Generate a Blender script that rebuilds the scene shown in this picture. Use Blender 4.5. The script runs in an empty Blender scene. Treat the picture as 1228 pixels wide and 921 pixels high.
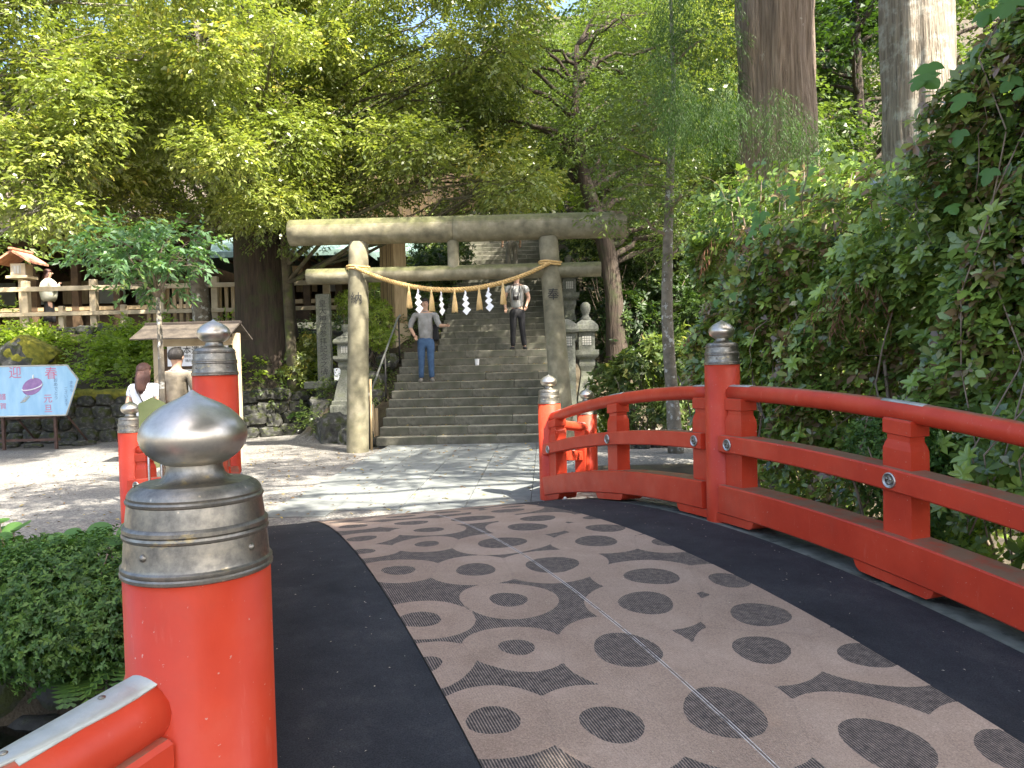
import bpy, bmesh, math, random
import numpy as np
from mathutils import Vector, Matrix, Euler, noise
R = math.radians
PI = math.pi
random.seed(7)
SC = bpy.context.scene
COL = SC.collection

# ------------------------------------------------------------------ camera, world, sun, exposure
cam = bpy.data.cameras.new('camera')
cam.sensor_width = 36.0
cam.lens = 36.0 * 930 / 1228
cam.clip_start = 0.05
cam.clip_end = 2000
camo = bpy.data.objects.new('camera', cam)
COL.objects.link(camo)
EYE = Vector((0, 0, 1.52))
camo.matrix_world = Matrix.Translation(EYE) @ Matrix.Rotation(R(90 - 1.75), 4, 'X') @ Matrix.Rotation(R(-1.35), 4, 'Z')
SC.camera = camo

SUN = Vector((0.43, -0.43, 0.79)).normalized()       # direction towards the sun
world = bpy.data.worlds.new('World')
SC.world = world
world.use_nodes = True
wn = world.node_tree
bg = wn.nodes['Background']
sky = wn.nodes.new('ShaderNodeTexSky')
sky.sky_type = 'NISHITA'
sky.sun_disc = False
sky.sun_elevation = math.asin(SUN.z)
sky.sun_rotation = math.atan2(SUN.x, SUN.y)
sky.altitude = 50
sky.air_density = 0.8
sky.dust_density = 4.0
wn.links.new(sky.outputs[0], bg.inputs[0])
bg.inputs[1].default_value = 0.15
sl = bpy.data.lights.new('sun', 'SUN')
sl.energy = 4.8
sl.angle = R(0.6)
sl.color = (1.0, 0.93, 0.82)
so = bpy.data.objects.new('sun', sl)
COL.objects.link(so)
so.rotation_euler = (-SUN).to_track_quat('-Z', 'Y').to_euler()
SC.view_settings.view_transform = 'Standard'
SC.view_settings.look = 'None'
SC.view_settings.exposure = 2.1
SC.view_settings.gamma = 1.0
try:
    SC.cycles.max_bounces = 8
    SC.cycles.transparent_max_bounces = 8
    SC.cycles.sample_clamp_indirect = 6
except Exception:
    pass

# ------------------------------------------------------------------ materials
def nmat(name):
    m = bpy.data.materials.new(name)
    m.use_nodes = True
    nt = m.node_tree
    return m, nt, nt.nodes['Principled BSDF']

def ramp(nt, fac, stops, interp='LINEAR'):
    r = nt.nodes.new('ShaderNodeValToRGB')
    r.color_ramp.interpolation = interp
    e = r.color_ramp.elements
    while len(e) < len(stops):
        e.new(0.5)
    for i, (p, c) in enumerate(stops):
        e[i].position = p
        e[i].color = (c[0], c[1], c[2], 1)
    nt.links.new(fac, r.inputs[0])
    return r.outputs[0]

def tex(nt, kind, scale, coord='Object', detail=4, rough=0.55, vscale=None, **kw):
    tc = nt.nodes.new('ShaderNodeTexCoord')
    out = tc.outputs[coord]
    if vscale:
        mp = nt.nodes.new('ShaderNodeMapping')
        mp.inputs['Scale'].default_value = vscale
        nt.links.new(out, mp.inputs[0])
        out = mp.outputs[0]
    if kind == 'noise':
        t = nt.nodes.new('ShaderNodeTexNoise')
        t.inputs['Scale'].default_value = scale
        t.inputs['Detail'].default_value = detail
        t.inputs['Roughness'].default_value = rough
        nt.links.new(out, t.inputs['Vector'])
        return t.outputs['Fac']
    if kind == 'voronoi':
        t = nt.nodes.new('ShaderNodeTexVoronoi')
        t.inputs['Scale'].default_value = scale
        if 'feature' in kw:
            t.feature = kw['feature']
        nt.links.new(out, t.inputs['Vector'])
        return t.outputs[kw.get('out', 'Distance')]

def mixc(nt, fac, a, b, mode='MIX'):
    m = nt.nodes.new('ShaderNodeMix')
    m.data_type = 'RGBA'
    m.blend_type = mode
    for s, v in ((0, fac), (6, a), (7, b)):
        if isinstance(v, bpy.types.NodeSocket):
            nt.links.new(v, m.inputs[s])
        elif s == 0:
            m.inputs[0].default_value = v
        else:
            m.inputs[s].default_value = (v[0], v[1], v[2], 1)
    return m.outputs[2]

def mth(nt, op, a, b=None, c=None):
    m = nt.nodes.new('ShaderNodeMath')
    m.operation = op
    for i, v in enumerate((a, b, c)):
        if v is None:
            continue
        if isinstance(v, bpy.types.NodeSocket):
            nt.links.new(v, m.inputs[i])
        else:
            m.inputs[i].default_value = v
    return m.outputs[0]

def bump(nt, bs, h, strength=0.3, dist=0.01):
    b = nt.nodes.new('ShaderNodeBump')
    b.inputs['Strength'].default_value = strength
    b.inputs['Distance'].default_value = dist
    nt.links.new(h, b.inputs['Height'])
    nt.links.new(b.outputs[0], bs.inputs['Normal'])

def simple(name, stops, scale=6, rough=0.8, metal=0.0, bstr=0.3, bdist=0.01, bscale=None, coord='Object', vscale=None,
           spec=None, rnd=0.0, patch=None, detail=5):
    """colour from a noise ramp, bump from a finer noise, optional per-object brightness variation and a second patchy colour"""
    m, nt, bs = nmat(name)
    c = ramp(nt, tex(nt, 'noise', scale, coord, detail, vscale=vscale), stops)
    if patch:
        pc, pscale, lo, hi = patch
        f = ramp(nt, tex(nt, 'noise', pscale, coord, 6, 0.65), [(lo, (0, 0, 0)), (hi, (1, 1, 1))])
        c = mixc(nt, f, c, pc)
    if rnd:
        oi = nt.nodes.new('ShaderNodeObjectInfo')
        k = mth(nt, 'MULTIPLY_ADD', oi.outputs['Random'], 2 * rnd, 1 - rnd)
        hv = nt.nodes.new('ShaderNodeHueSaturation')
        nt.links.new(k, hv.inputs['Value'])
        nt.links.new(c, hv.inputs['Color'])
        c = hv.outputs[0]
    nt.links.new(c, bs.inputs['Base Color'])
    bs.inputs['Roughness'].default_value = rough
    bs.inputs['Metallic'].default_value = metal
    if spec is not None:
        bs.inputs['Specular IOR Level'].default_value = spec
    if bstr:
        bump(nt, bs, tex(nt, 'noise', bscale or scale * 8, coord, 6, vscale=vscale), bstr, bdist)
    return m

def foliage(name, stops, rough=0.45, trans=0.35, tcol=None, spec=0.4):
    m, nt, bs = nmat(name)
    at = nt.nodes.new('ShaderNodeAttribute')
    at.attribute_name = 'rnd'
    c = ramp(nt, at.outputs['Fac'], stops)
    nt.links.new(c, bs.inputs['Base Color'])
    bs.inputs['Roughness'].default_value = rough
    bs.inputs['Specular IOR Level'].default_value = spec
    tr = nt.nodes.new('ShaderNodeBsdfTranslucent')
    tc = mixc(nt, 1.0, c, tcol or (1.7, 1.9, 0.6), 'MULTIPLY')
    nt.links.new(tc, tr.inputs['Color'])
    mx = nt.nodes.new('ShaderNodeMixShader')
    mx.inputs[0].default_value = trans
    nt.links.new(bs.outputs[0], mx.inputs[1])
    nt.links.new(tr.outputs[0], mx.inputs[2])
    nt.links.new(mx.outputs[0], nt.nodes['Material Output'].inputs[0])
    return m

M = {}
def red_paint():
    m, nt, bs = nmat('red_paint')
    c = ramp(nt, tex(nt, 'noise', 3, 'Object', 6, 0.6), [(0.3, (0.47, 0.040, 0.017)), (0.55, (0.58, 0.058, 0.024)), (0.75, (0.62, 0.095, 0.048))])
    # chalky wear: pale streaks and small chips
    st = ramp(nt, tex(nt, 'noise', 5, 'Object', 8, 0.7, vscale=(6, 6, 1)), [(0.60, (0, 0, 0)), (0.74, (1, 1, 1))])
    c = mixc(nt, mth(nt, 'MULTIPLY', st, 0.40), c, (0.64, 0.17, 0.11))
    gr = ramp(nt, tex(nt, 'noise', 2.2, 'Object', 9, 0.75), [(0.52, (0, 0, 0)), (0.72, (1, 1, 1))])
    c = mixc(nt, mth(nt, 'MULTIPLY', gr, 0.45), c, (0.40, 0.075, 0.04))
    ch = ramp(nt, tex(nt, 'noise', 75, 'Object', 3, 0.6), [(0.70, (0, 0, 0)), (0.72, (1, 1, 1))])
    c = mixc(nt, mth(nt, 'MULTIPLY', ch, 0.7), c, (0.55, 0.38, 0.30))
    bg_ = ramp(nt, tex(nt, 'noise', 4.2, 'Object', 9, 0.72, vscale=(1, 1, 1.6)), [(0.715, (0, 0, 0)), (0.73, (1, 1, 1))])
    c = mixc(nt, mth(nt, 'MULTIPLY', bg_, 0.8), c, (0.50, 0.34, 0.22))
    # dirt settles on faces that look up
    ge = nt.nodes.new('ShaderNodeNewGeometry')
    sx = nt.nodes.new('ShaderNodeSeparateXYZ')
    nt.links.new(ge.outputs['Normal'], sx.inputs[0])
    up = ramp(nt, sx.outputs['Z'], [(0.80, (0, 0, 0)), (0.99, (1, 1, 1))])
    dn = ramp(nt, tex(nt, 'noise', 7, 'Object', 7, 0.7), [(0.28, (0, 0, 0)), (0.52, (1, 1, 1))])
    c = mixc(nt, mth(nt, 'MULTIPLY', mth(nt, 'MULTIPLY', up, dn), 0.9), c, (0.27, 0.185, 0.12))
    nt.links.new(c, bs.inputs['Base Color'])
    rr = ramp(nt, tex(nt, 'noise', 9, 'Object', 4), [(0.3, (0.32,) * 3), (0.7, (0.5,) * 3)])
    nt.links.new(rr, bs.inputs['Roughness'])
    bs.inputs['Specular IOR Level'].default_value = 0.28
    bump(nt, bs, tex(nt, 'noise', 26, 'Object', 6, vscale=(3, 3, 1)), 0.12, 0.004)
    return m
M['red'] = red_paint()

def metal(name, base, dark, rlo, rhi, scale=14):
    m, nt, bs = nmat(name)
    f = tex(nt, 'noise', scale, 'Object', 8, 0.7)
    c = ramp(nt, f, [(0.32, dark), (0.62, base)])
    sp = ramp(nt, tex(nt, 'noise', 60, 'Object', 3, 0.5), [(0.70, (0, 0, 0)), (0.74, (1, 1, 1))])
    c = mixc(nt, mth(nt, 'MULTIPLY', sp, 0.6), c, (0.75, 0.62, 0.42))
    nt.links.new(c, bs.inputs['Base Color'])
    bs.inputs['Metallic'].default_value = 0.95
    nt.links.new(ramp(nt, f, [(0.3, (rhi,) * 3), (0.7, (rlo,) * 3)]), bs.inputs['Roughness'])
    bump(nt, bs, tex(nt, 'noise', 60, 'Object', 5), 0.10, 0.002)
    return m
M['finial'] = metal('polished_brass', (0.66, 0.60, 0.50), (0.42, 0.385, 0.32), 0.28, 0.50, 14)
M['collar'] = metal('dark_brass', (0.34, 0.31, 0.25), (0.16, 0.15, 0.13), 0.34, 0.56, 30)
def gold_stains(m):
    nt = m.node_tree; bs = nt.nodes['Principled BSDF']
    src = bs.inputs['Base Color'].links[0].from_socket
    f = ramp(nt, tex(nt, 'noise', 11, 'Object', 7, 0.75, vscale=(1, 1, 2.2)), [(0.60, (0, 0, 0)), (0.68, (1, 1, 1))])
    nt.links.new(mixc(nt, mth(nt, 'MULTIPLY', f, .55), src, (0.62, 0.47, 0.20)), bs.inputs['Base Color'])
gold_stains(M['collar'])
M['zinc'] = simple('zinc_plate', [(0.3, (0.36, 0.38, 0.34)), (0.7, (0.50, 0.52, 0.47))], 14, 0.45, metal=0.35, bstr=0.15)
M['steel'] = metal('steel', (0.60, 0.60, 0.56), (0.38, 0.38, 0.35), 0.38, 0.55, 20)

M['torii'] = simple('torii_stone', [(0.30, (0.11, 0.10, 0.062)), (0.55, (0.21, 0.19, 0.12)), (0.75, (0.31, 0.28, 0.19))], 5, 0.92, bstr=0.5, bscale=70, bdist=0.012,
                    patch=((0.15, 0.14, 0.07), 3.0, 0.56, 0.74))
def mossy_top(m, col=(0.085, 0.085, 0.035), lo=-.05, hi=.30):
    nt = m.node_tree
    bs = nt.nodes['Principled BSDF']
    src = bs.inputs['Base Color'].links[0].from_socket
    ge = nt.nodes.new('ShaderNodeNewGeometry')
    sx = nt.nodes.new('ShaderNodeSeparateXYZ')
    nt.links.new(ge.outputs['True Normal'], sx.inputs[0])
    z = mth(nt, 'ADD', sx.outputs['Z'], mth(nt, 'MULTIPLY', mth(nt, 'SUBTRACT', tex(nt, 'noise', 9, 'Object', 6, 0.7), 0.5), 0.9))
    f = ramp(nt, z, [(lo + .25, (0, 0, 0)), (hi + .25, (1, 1, 1))])
    n2 = ramp(nt, tex(nt, 'noise', 14, 'Object', 6, 0.7), [(0.3, (col[0] * .7, col[1] * .7, col[2] * .6)), (0.7, (col[0] * 1.7, col[1] * 1.8, col[2] * 1.5))])
    nt.links.new(mixc(nt, mth(nt, 'MULTIPLY', f, .85), src, n2), bs.inputs['Base Color'])
mossy_top(M['torii'])
M['granite'] = simple('granite', [(0.30, (0.085, 0.09, 0.07)), (0.7, (0.18, 0.185, 0.15))], 30, 0.9, bstr=0.4, bscale=120, bdist=0.006,
                      patch=((0.12, 0.13, 0.08), 5, 0.5, 0.7), rnd=0.08)
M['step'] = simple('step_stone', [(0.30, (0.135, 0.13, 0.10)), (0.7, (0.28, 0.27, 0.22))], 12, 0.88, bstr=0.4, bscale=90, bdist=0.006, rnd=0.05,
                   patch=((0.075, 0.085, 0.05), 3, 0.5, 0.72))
def lit_top(m, k):  # light caught by the treads put into the colour: tops paler, risers darker
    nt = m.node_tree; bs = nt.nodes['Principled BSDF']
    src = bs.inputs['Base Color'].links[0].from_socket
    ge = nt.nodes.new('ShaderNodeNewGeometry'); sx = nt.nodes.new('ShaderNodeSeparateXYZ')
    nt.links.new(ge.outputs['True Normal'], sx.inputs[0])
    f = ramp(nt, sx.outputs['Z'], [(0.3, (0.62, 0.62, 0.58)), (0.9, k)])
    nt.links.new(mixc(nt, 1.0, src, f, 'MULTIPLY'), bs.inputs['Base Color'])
lit_top(M['step'], (1.55, 1.5, 1.42))
M['slab'] = simple('paving_stone', [(0.30, (0.13, 0.142, 0.134)), (0.7, (0.21, 0.222, 0.208))], 8, 0.85, bstr=0.25, bscale=110, bdist=0.004, rnd=0.08)
M['rock'] = simple('wall_rock', [(0.25, (0.02, 0.02, 0.018)), (0.55, (0.065, 0.065, 0.055)), (0.8, (0.26, 0.25, 0.23))], 5, 0.95, bstr=0.7, bscale=30, bdist=0.02, rnd=0.15,
                   patch=((0.045, 0.055, 0.012), 3.0, 0.48, 0.60))
M['moss'] = simple('moss', [(0.30, (0.09, 0.10, 0.012)), (0.7, (0.30, 0.27, 0.03))], 9, 1.0, bstr=0.8, bscale=80, bdist=0.02)
M['wood_new'] = simple('pale_timber', [(0.30, (0.36, 0.25, 0.13)), (0.7, (0.56, 0.42, 0.24))], 4, 0.75, bstr=0.2, bscale=30, vscale=(6, 6, 0.7), rnd=0.1)
M['wood_fence'] = simple('fence_timber', [(0.30, (0.36, 0.28, 0.17)), (0.7, (0.56, 0.46, 0.30))], 4, 0.8, bstr=0.25, bscale=30, rnd=0.12)
M['wood_brown'] = simple('brown_timber', [(0.30, (0.06, 0.035, 0.018)), (0.7, (0.13, 0.08, 0.04))], 5, 0.8, bstr=0.3, bscale=40, rnd=0.1)
M['wood_dark'] = simple('dark_timber', [(0.30, (0.018, 0.013, 0.010)), (0.7, (0.05, 0.036, 0.026))], 5, 0.8, bstr=0.3, bscale=40)
M['copper'] = simple('copper_roof', [(0.30, (0.11, 0.18, 0.16)), (0.7, (0.20, 0.29, 0.26))], 3, 0.7, bstr=0.15)
M['bark_roof'] = simple('bark_roof', [(0.30, (0.06, 0.045, 0.035)), (0.7, (0.15, 0.12, 0.09))], 9, 0.95, bstr=0.6, bscale=60)
M['cedar_roof'] = simple('red_shingle', [(0.30, (0.40, 0.16, 0.09)), (0.7, (0.62, 0.30, 0.19))], 8, 0.85, bstr=0.4)
M['rope'] = simple('straw_rope', [(0.30, (0.48, 0.30, 0.10)), (0.7, (0.70, 0.48, 0.20))], 40, 0.85, bstr=0.5, bscale=200)
M['straw'] = simple('straw_tassel', [(0.30, (0.50, 0.33, 0.12)), (0.7, (0.78, 0.56, 0.27))], 30, 0.85, bstr=0.5, vscale=(8, 8, 0.5))
M['paper'] = simple('white_paper', [(0.3, (0.78, 0.79, 0.80)), (0.7, (0.86, 0.87, 0.88))], 5, 0.7, bstr=0)
M['ink'] = simple('black_ink', [(0.3, (0.02, 0.02, 0.02)), (0.7, (0.04, 0.04, 0.035))], 30, 0.8, bstr=0)
M['ink_soft'] = simple('worn_ink', [(0.3, (0.06, 0.06, 0.05)), (0.7, (0.10, 0.10, 0.08))], 30, 0.9, bstr=0)
M['ink_pink'] = simple('pink_print', [(0.3, (0.55, 0.16, 0.28)), (0.7, (0.62, 0.22, 0.33))], 20, 0.6, bstr=0)
M['ink_blue'] = simple('grey_blue_print', [(0.3, (0.14, 0.22, 0.36)), (0.7, (0.18, 0.28, 0.42))], 20, 0.6, bstr=0)
M['bark_cedar'] = simple('cedar_bark', [(0.30, (0.11, 0.078, 0.052)), (0.5, (0.23, 0.172, 0.12)), (0.72, (0.36, 0.285, 0.21))], 3.2, 0.95, bstr=1.0, bscale=6, bdist=0.06, vscale=(10, 10, 0.55),
                         patch=((0.42, 0.38, 0.30), 8.0, 0.66, 0.70), detail=8)
M['bark_lichen'] = simple('lichened_cedar_bark', [(0.30, (0.12, 0.10, 0.07)), (0.5, (0.26, 0.22, 0.165)), (0.72, (0.38, 0.33, 0.25))], 3.2, 0.95, bstr=1.0, bscale=6, bdist=0.06, vscale=(9, 9, 0.6),
                          patch=((0.46, 0.44, 0.36), 5.0, 0.50, 0.64), detail=8)
M['bark_dark'] = simple('dark_bark', [(0.30, (0.028, 0.020, 0.014)), (0.7, (0.085, 0.062, 0.042))], 3, 0.95, bstr=1.0, bscale=6, bdist=0.05, vscale=(5, 5, 0.5), detail=8,
                        patch=((0.05, 0.055, 0.022), 3.0, 0.5, 0.65))
M['bark_grey'] = simple('grey_bark', [(0.30, (0.10, 0.085, 0.06)), (0.7, (0.24, 0.21, 0.16))], 8, 0.95, bstr=0.7, bscale=40, bdist=0.012,
                        patch=((0.46, 0.46, 0.42), 9.0, 0.56, 0.62))
M['bark_moss'] = simple('mossy_bark', [(0.30, (0.045, 0.038, 0.022)), (0.7, (0.13, 0.11, 0.07))], 6, 0.95, bstr=0.8, bscale=30, bdist=0.02,
                        patch=((0.09, 0.105, 0.03), 4.0, 0.48, 0.62))
M['twig'] = simple('twig', [(0.3, (0.14, 0.10, 0.06)), (0.7, (0.30, 0.24, 0.17))], 12, 0.9, bstr=0)
M['gravel'] = None
M['black_metal'] = simple('black_metal', [(0.3, (0.015, 0.014, 0.013)), (0.7, (0.04, 0.035, 0.03))], 20, 0.55, bstr=0)
M['rust'] = simple('rusty_frame', [(0.3, (0.045, 0.025, 0.018)), (0.7, (0.10, 0.055, 0.04))], 14, 0.8, bstr=0.2)
M['skin'] = simple('skin', [(0.3, (0.50, 0.30, 0.20)), (0.7, (0.58, 0.36, 0.25))], 12, 0.6, bstr=0)
M['hair'] = simple('black_hair', [(0.3, (0.012, 0.010, 0.008)), (0.7, (0.03, 0.024, 0.018))], 30, 0.5, bstr=0.5, vscale=(10, 10, 1))
M['hair_brown'] = simple('brown_hair', [(0.3, (0.045, 0.018, 0.012)), (0.7, (0.11, 0.045, 0.03))], 30, 0.45, bstr=0.6, vscale=(10, 10, 1))
M['cloth_white'] = simple('white_cloth', [(0.3, (0.70, 0.70, 0.70)), (0.7, (0.80, 0.80, 0.80))], 6, 0.9, bstr=0.4, bscale=14, bdist=0.02)
M['cloth_cream'] = simple('cream_cloth', [(0.3, (0.70, 0.68, 0.52)), (0.7, (0.82, 0.80, 0.64))], 6, 0.9, bstr=0.4, bscale=14, bdist=0.02)
M['cloth_olive'] = simple('olive_skirt', [(0.3, (0.28, 0.30, 0.13)), (0.7, (0.36, 0.38, 0.18))], 6, 0.9, bstr=0.4, bscale=14, bdist=0.02)
M['cloth_brown'] = simple('grey_brown_jacket', [(0.3, (0.15, 0.125, 0.085)), (0.7, (0.22, 0.185, 0.135))], 6, 0.9, bstr=0.5, bscale=12, bdist=0.03)
M['cloth_grey'] = simple('grey_check_shirt', [(0.3, (0.20, 0.20, 0.19)), (0.7, (0.34, 0.34, 0.33))], 9, 0.9, bstr=0.4, bscale=14, bdist=0.02)
M['cloth_light'] = simple('light_grey_shirt', [(0.3, (0.36, 0.36, 0.33)), (0.7, (0.46, 0.46, 0.43))], 9, 0.9, bstr=0.4, bscale=14, bdist=0.02)
M['denim'] = simple('blue_denim', [(0.3, (0.035, 0.075, 0.15)), (0.7, (0.06, 0.12, 0.22))], 12, 0.9, bstr=0.4, bscale=20, bdist=0.02)
M['cloth_black'] = simple('black_cloth', [(0.3, (0.008, 0.008, 0.009)), (0.7, (0.02, 0.02, 0.022))], 9, 0.85, bstr=0.3)
M['khaki'] = simple('grey_khaki', [(0.3, (0.17, 0.16, 0.13)), (0.7, (0.25, 0.23, 0.19))], 9, 0.9, bstr=0.3)
M['pebble'] = simple('pebble', [(0.3, (0.5, 0.48, 0.44)), (0.7, (0.7, 0.68, 0.62))], 9, 0.9, bstr=0.0)
M['stucco'] = simple('pale_wall', [(0.3, (0.45, 0.44, 0.38)), (0.7, (0.60, 0.58, 0.52))], 3, 0.9, bstr=0.2)
M['olive_board'] = simple('olive_board', [(0.3, (0.20, 0.23, 0.07)), (0.7, (0.27, 0.30, 0.11))], 7, 0.6, bstr=0)

def ground_material():
    m, nt, bs = nmat('ground')
    gv = tex(nt, 'voronoi', 55, 'Object')
    gc = tex(nt, 'voronoi', 55, 'Object', out='Color')
    sp = nt.nodes.new('ShaderNodeSeparateColor')
    nt.links.new(gc, sp.inputs[0])
    g = ramp(nt, sp.outputs[0], [(0.0, (0.085, 0.083, 0.077)), (0.5, (0.18, 0.172, 0.155)), (1.0, (0.34, 0.325, 0.29))])
    g = mixc(nt, 0.35, g, ramp(nt, tex(nt, 'noise', 1.2, 'Object', 6, 0.6), [(0.3, (0.12, 0.115, 0.10)), (0.7, (0.27, 0.25, 0.215))]))
    soil = ramp(nt, tex(nt, 'noise', 2.5, 'Object', 8, 0.65), [(0.3, (0.030, 0.024, 0.014)), (0.55, (0.075, 0.058, 0.033)), (0.75, (0.10, 0.11, 0.035))])
    at = nt.nodes.new('ShaderNodeAttribute')
    at.attribute_name = 'soil'
    c = mixc(nt, at.outputs['Fac'], g, soil)
    nt.links.new(c, bs.inputs['Base Color'])
    bs.inputs['Roughness'].default_value = 0.95
    h = mth(nt, 'ADD', gv, tex(nt, 'noise', 9, 'Object', 6))
    bump(nt, bs, h, 0.55, 0.02)
    return m
M['ground'] = ground_material()

def carpet_material():
    m, nt, bs = nmat('patterned_carpet')
    def A(n):
        a = nt.nodes.new('ShaderNodeAttribute'); a.attribute_name = n
        return a.outputs['Fac']
    q, s = A('q'), A('s')
    dn = mth(nt, 'MULTIPLY', mth(nt, 'SUBTRACT', tex(nt, 'noise', 60, 'Object', 2), 0.5), 0.006)
    dot = mth(nt, 'LESS_THAN', mth(nt, 'ADD', A('dotd'), dn), 0.0)
    out = mth(nt, 'GREATER_THAN', mth(nt, 'ADD', A('ringd'), dn), 0.0)
    dark = mth(nt, 'MAXIMUM', dot, out)
    wave = mth(nt, 'SINE', mth(nt, 'MULTIPLY', q, 2 * PI / 0.0105))
    stripe = mth(nt, 'GREATER_THAN', wave, -0.25)
    beige = ramp(nt, tex(nt, 'noise', 3.0, 'Object', 8, 0.7), [(0.3, (0.335, 0.246, 0.185)), (0.7, (0.42, 0.318, 0.243))])
    fuzz = ramp(nt, tex(nt, 'noise', 130, 'Object', 4, 0.7), [(0.3, (0.74,) * 3), (0.7, (1.22,) * 3)])
    beige = mixc(nt, 1.0, beige, fuzz, 'MULTIPLY')
    # paler pinstripes here and there in the beige
    ps = mth(nt, 'MULTIPLY', mth(nt, 'GREATER_THAN', wave, 0.35), ramp(nt, tex(nt, 'noise', 2.2, 'Object', 2), [(0.52, (0, 0, 0)), (0.60, (1, 1, 1))]))
    beige = mixc(nt, mth(nt, 'MULTIPLY', ps, 0.35), beige, (0.42, 0.34, 0.28))
    edge = mth(nt, 'MULTIPLY', mth(nt, 'LESS_THAN', A('edge'), 0.016), mth(nt, 'GREATER_THAN', wave, -0.1))
    beige = mixc(nt, mth(nt, 'MULTIPLY', edge, 0.16), beige, (0.14, 0.115, 0.10))
    wear = ramp(nt, tex(nt, 'noise', 1.1, 'Object', 7, 0.65), [(0.35, (0.82,) * 3), (0.68, (1.10,) * 3)])
    beige = mixc(nt, 1.0, beige, wear, 'MULTIPLY')
    grey = mixc(nt, stripe, (0.25, 0.208, 0.175), (0.060, 0.058, 0.058))
    mot = ramp(nt, tex(nt, 'noise', 38, 'Object', 6, 0.8), [(0.36, (0.55, 0.55, 0.56)), (0.66, (1.45, 1.38, 1.30))])
    grey = mixc(nt, 1.0, grey, mot, 'MULTIPLY')
    c = mixc(nt, dark, beige, grey)
    c = mixc(nt, 1.0, c, ramp(nt, tex(nt, 'noise', 240, 'Object', 2), [(0.3, (0.8,) * 3), (0.7, (1.15,) * 3)]), 'MULTIPLY')
    # worn double seam line along the middle
    qq = mth(nt, 'ADD', q, mth(nt, 'MULTIPLY', mth(nt, 'SUBTRACT', tex(nt, 'noise', 2.0, 'Object', 3), 0.5), 0.012))
    d1 = mth(nt, 'LESS_THAN', mth(nt, 'ABSOLUTE', mth(nt, 'SUBTRACT', qq, 1.6415)), 0.0020)
    d2 = mth(nt, 'LESS_THAN', mth(nt, 'ABSOLUTE', mth(nt, 'SUBTRACT', qq, 1.6535)), 0.0020)
    gap = mth(nt, 'LESS_THAN', mth(nt, 'ABSOLUTE', mth(nt, 'SUBTRACT', qq, 1.6475)), 0.004)
    c = mixc(nt, mth(nt, 'MULTIPLY', gap, 0.6), c, (0.07, 0.06, 0.055))
    brk = ramp(nt, tex(nt, 'noise', 18, 'Object', 5, 0.7), [(0.36, (0.1,) * 3), (0.5, (0.85,) * 3)])
    c = mixc(nt, mth(nt, 'MULTIPLY', mth(nt, 'MAXIMUM', d1, d2), brk), c, (0.62, 0.60, 0.57))
    nt.links.new(c, bs.inputs['Base Color'])
    bs.inputs['Roughness'].default_value = 0.95
    bs.inputs['Specular IOR Level'].default_value = 0.15
    bump(nt, bs, mth(nt, 'ADD', mth(nt, 'MULTIPLY', wave, 0.25), tex(nt, 'noise', 150, 'Object', 3)), 0.35, 0.003)
    return m
M['carpet'] = carpet_material()

def mat_material():
    m, nt, bs = nmat('black_matting')
    c = ramp(nt, tex(nt, 'noise', 2.5, 'Object', 8, 0.7), [(0.3, (0.017, 0.020, 0.024)), (0.55, (0.034, 0.037, 0.042)), (0.78, (0.062, 0.064, 0.064))])
    c = mixc(nt, 1.0, c, ramp(nt, tex(nt, 'noise', 200, 'Object', 2), [(0.3, (0.6,) * 3), (0.7, (1.4,) * 3)]), 'MULTIPLY')
    vo = tex(nt, 'voronoi', 9, 'Object', vscale=(1, 1.0, 1))
    sp = mth(nt, 'LESS_THAN', vo, 0.035)
    c = mixc(nt, mth(nt, 'MULTIPLY', sp, 0.6), c, (0.45, 0.42, 0.36))
    nt.links.new(c, bs.inputs['Base Color'])
    bs.inputs['Roughness'].default_value = 0.85
    bs.inputs['Specular IOR Level'].default_value = 0.25
    bump(nt, bs, tex(nt, 'noise', 180, 'Object', 3), 0.4, 0.003)
    return m
M['matting'] = mat_material()
M['kerb'] = simple('weathered_kerb', [(0.3, (0.05, 0.06, 0.045)), (0.7, (0.20, 0.215, 0.18))], 7, 0.9, bstr=0.4, bscale=50, patch=((0.02, 0.025, 0.022), 4, 0.55, 0.62))
def water_material():
    m, nt, bs = nmat('stream_water')
    bs.inputs['Base Color'].default_value = (0.006, 0.008, 0.006, 1)
    bs.inputs['Roughness'].default_value = 0.12
    bump(nt, bs, tex(nt, 'noise', 6, 'Object', 4), 0.15, 0.02)
    return m
M['water'] = water_material()
def sign_blue():
    m, nt, bs = nmat('blue_poster')
    c = ramp(nt, tex(nt, 'noise', 3, 'Object', 6, 0.6, vscale=(2, 2, 0.6)), [(0.35, (0.27, 0.50, 0.70)), (0.65, (0.37, 0.60, 0.77))])
    nt.links.new(c, bs.inputs['Base Color'])
    bs.inputs['Roughness'].default_value = 0.4
    return m
M['poster'] = sign_blue()

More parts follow.
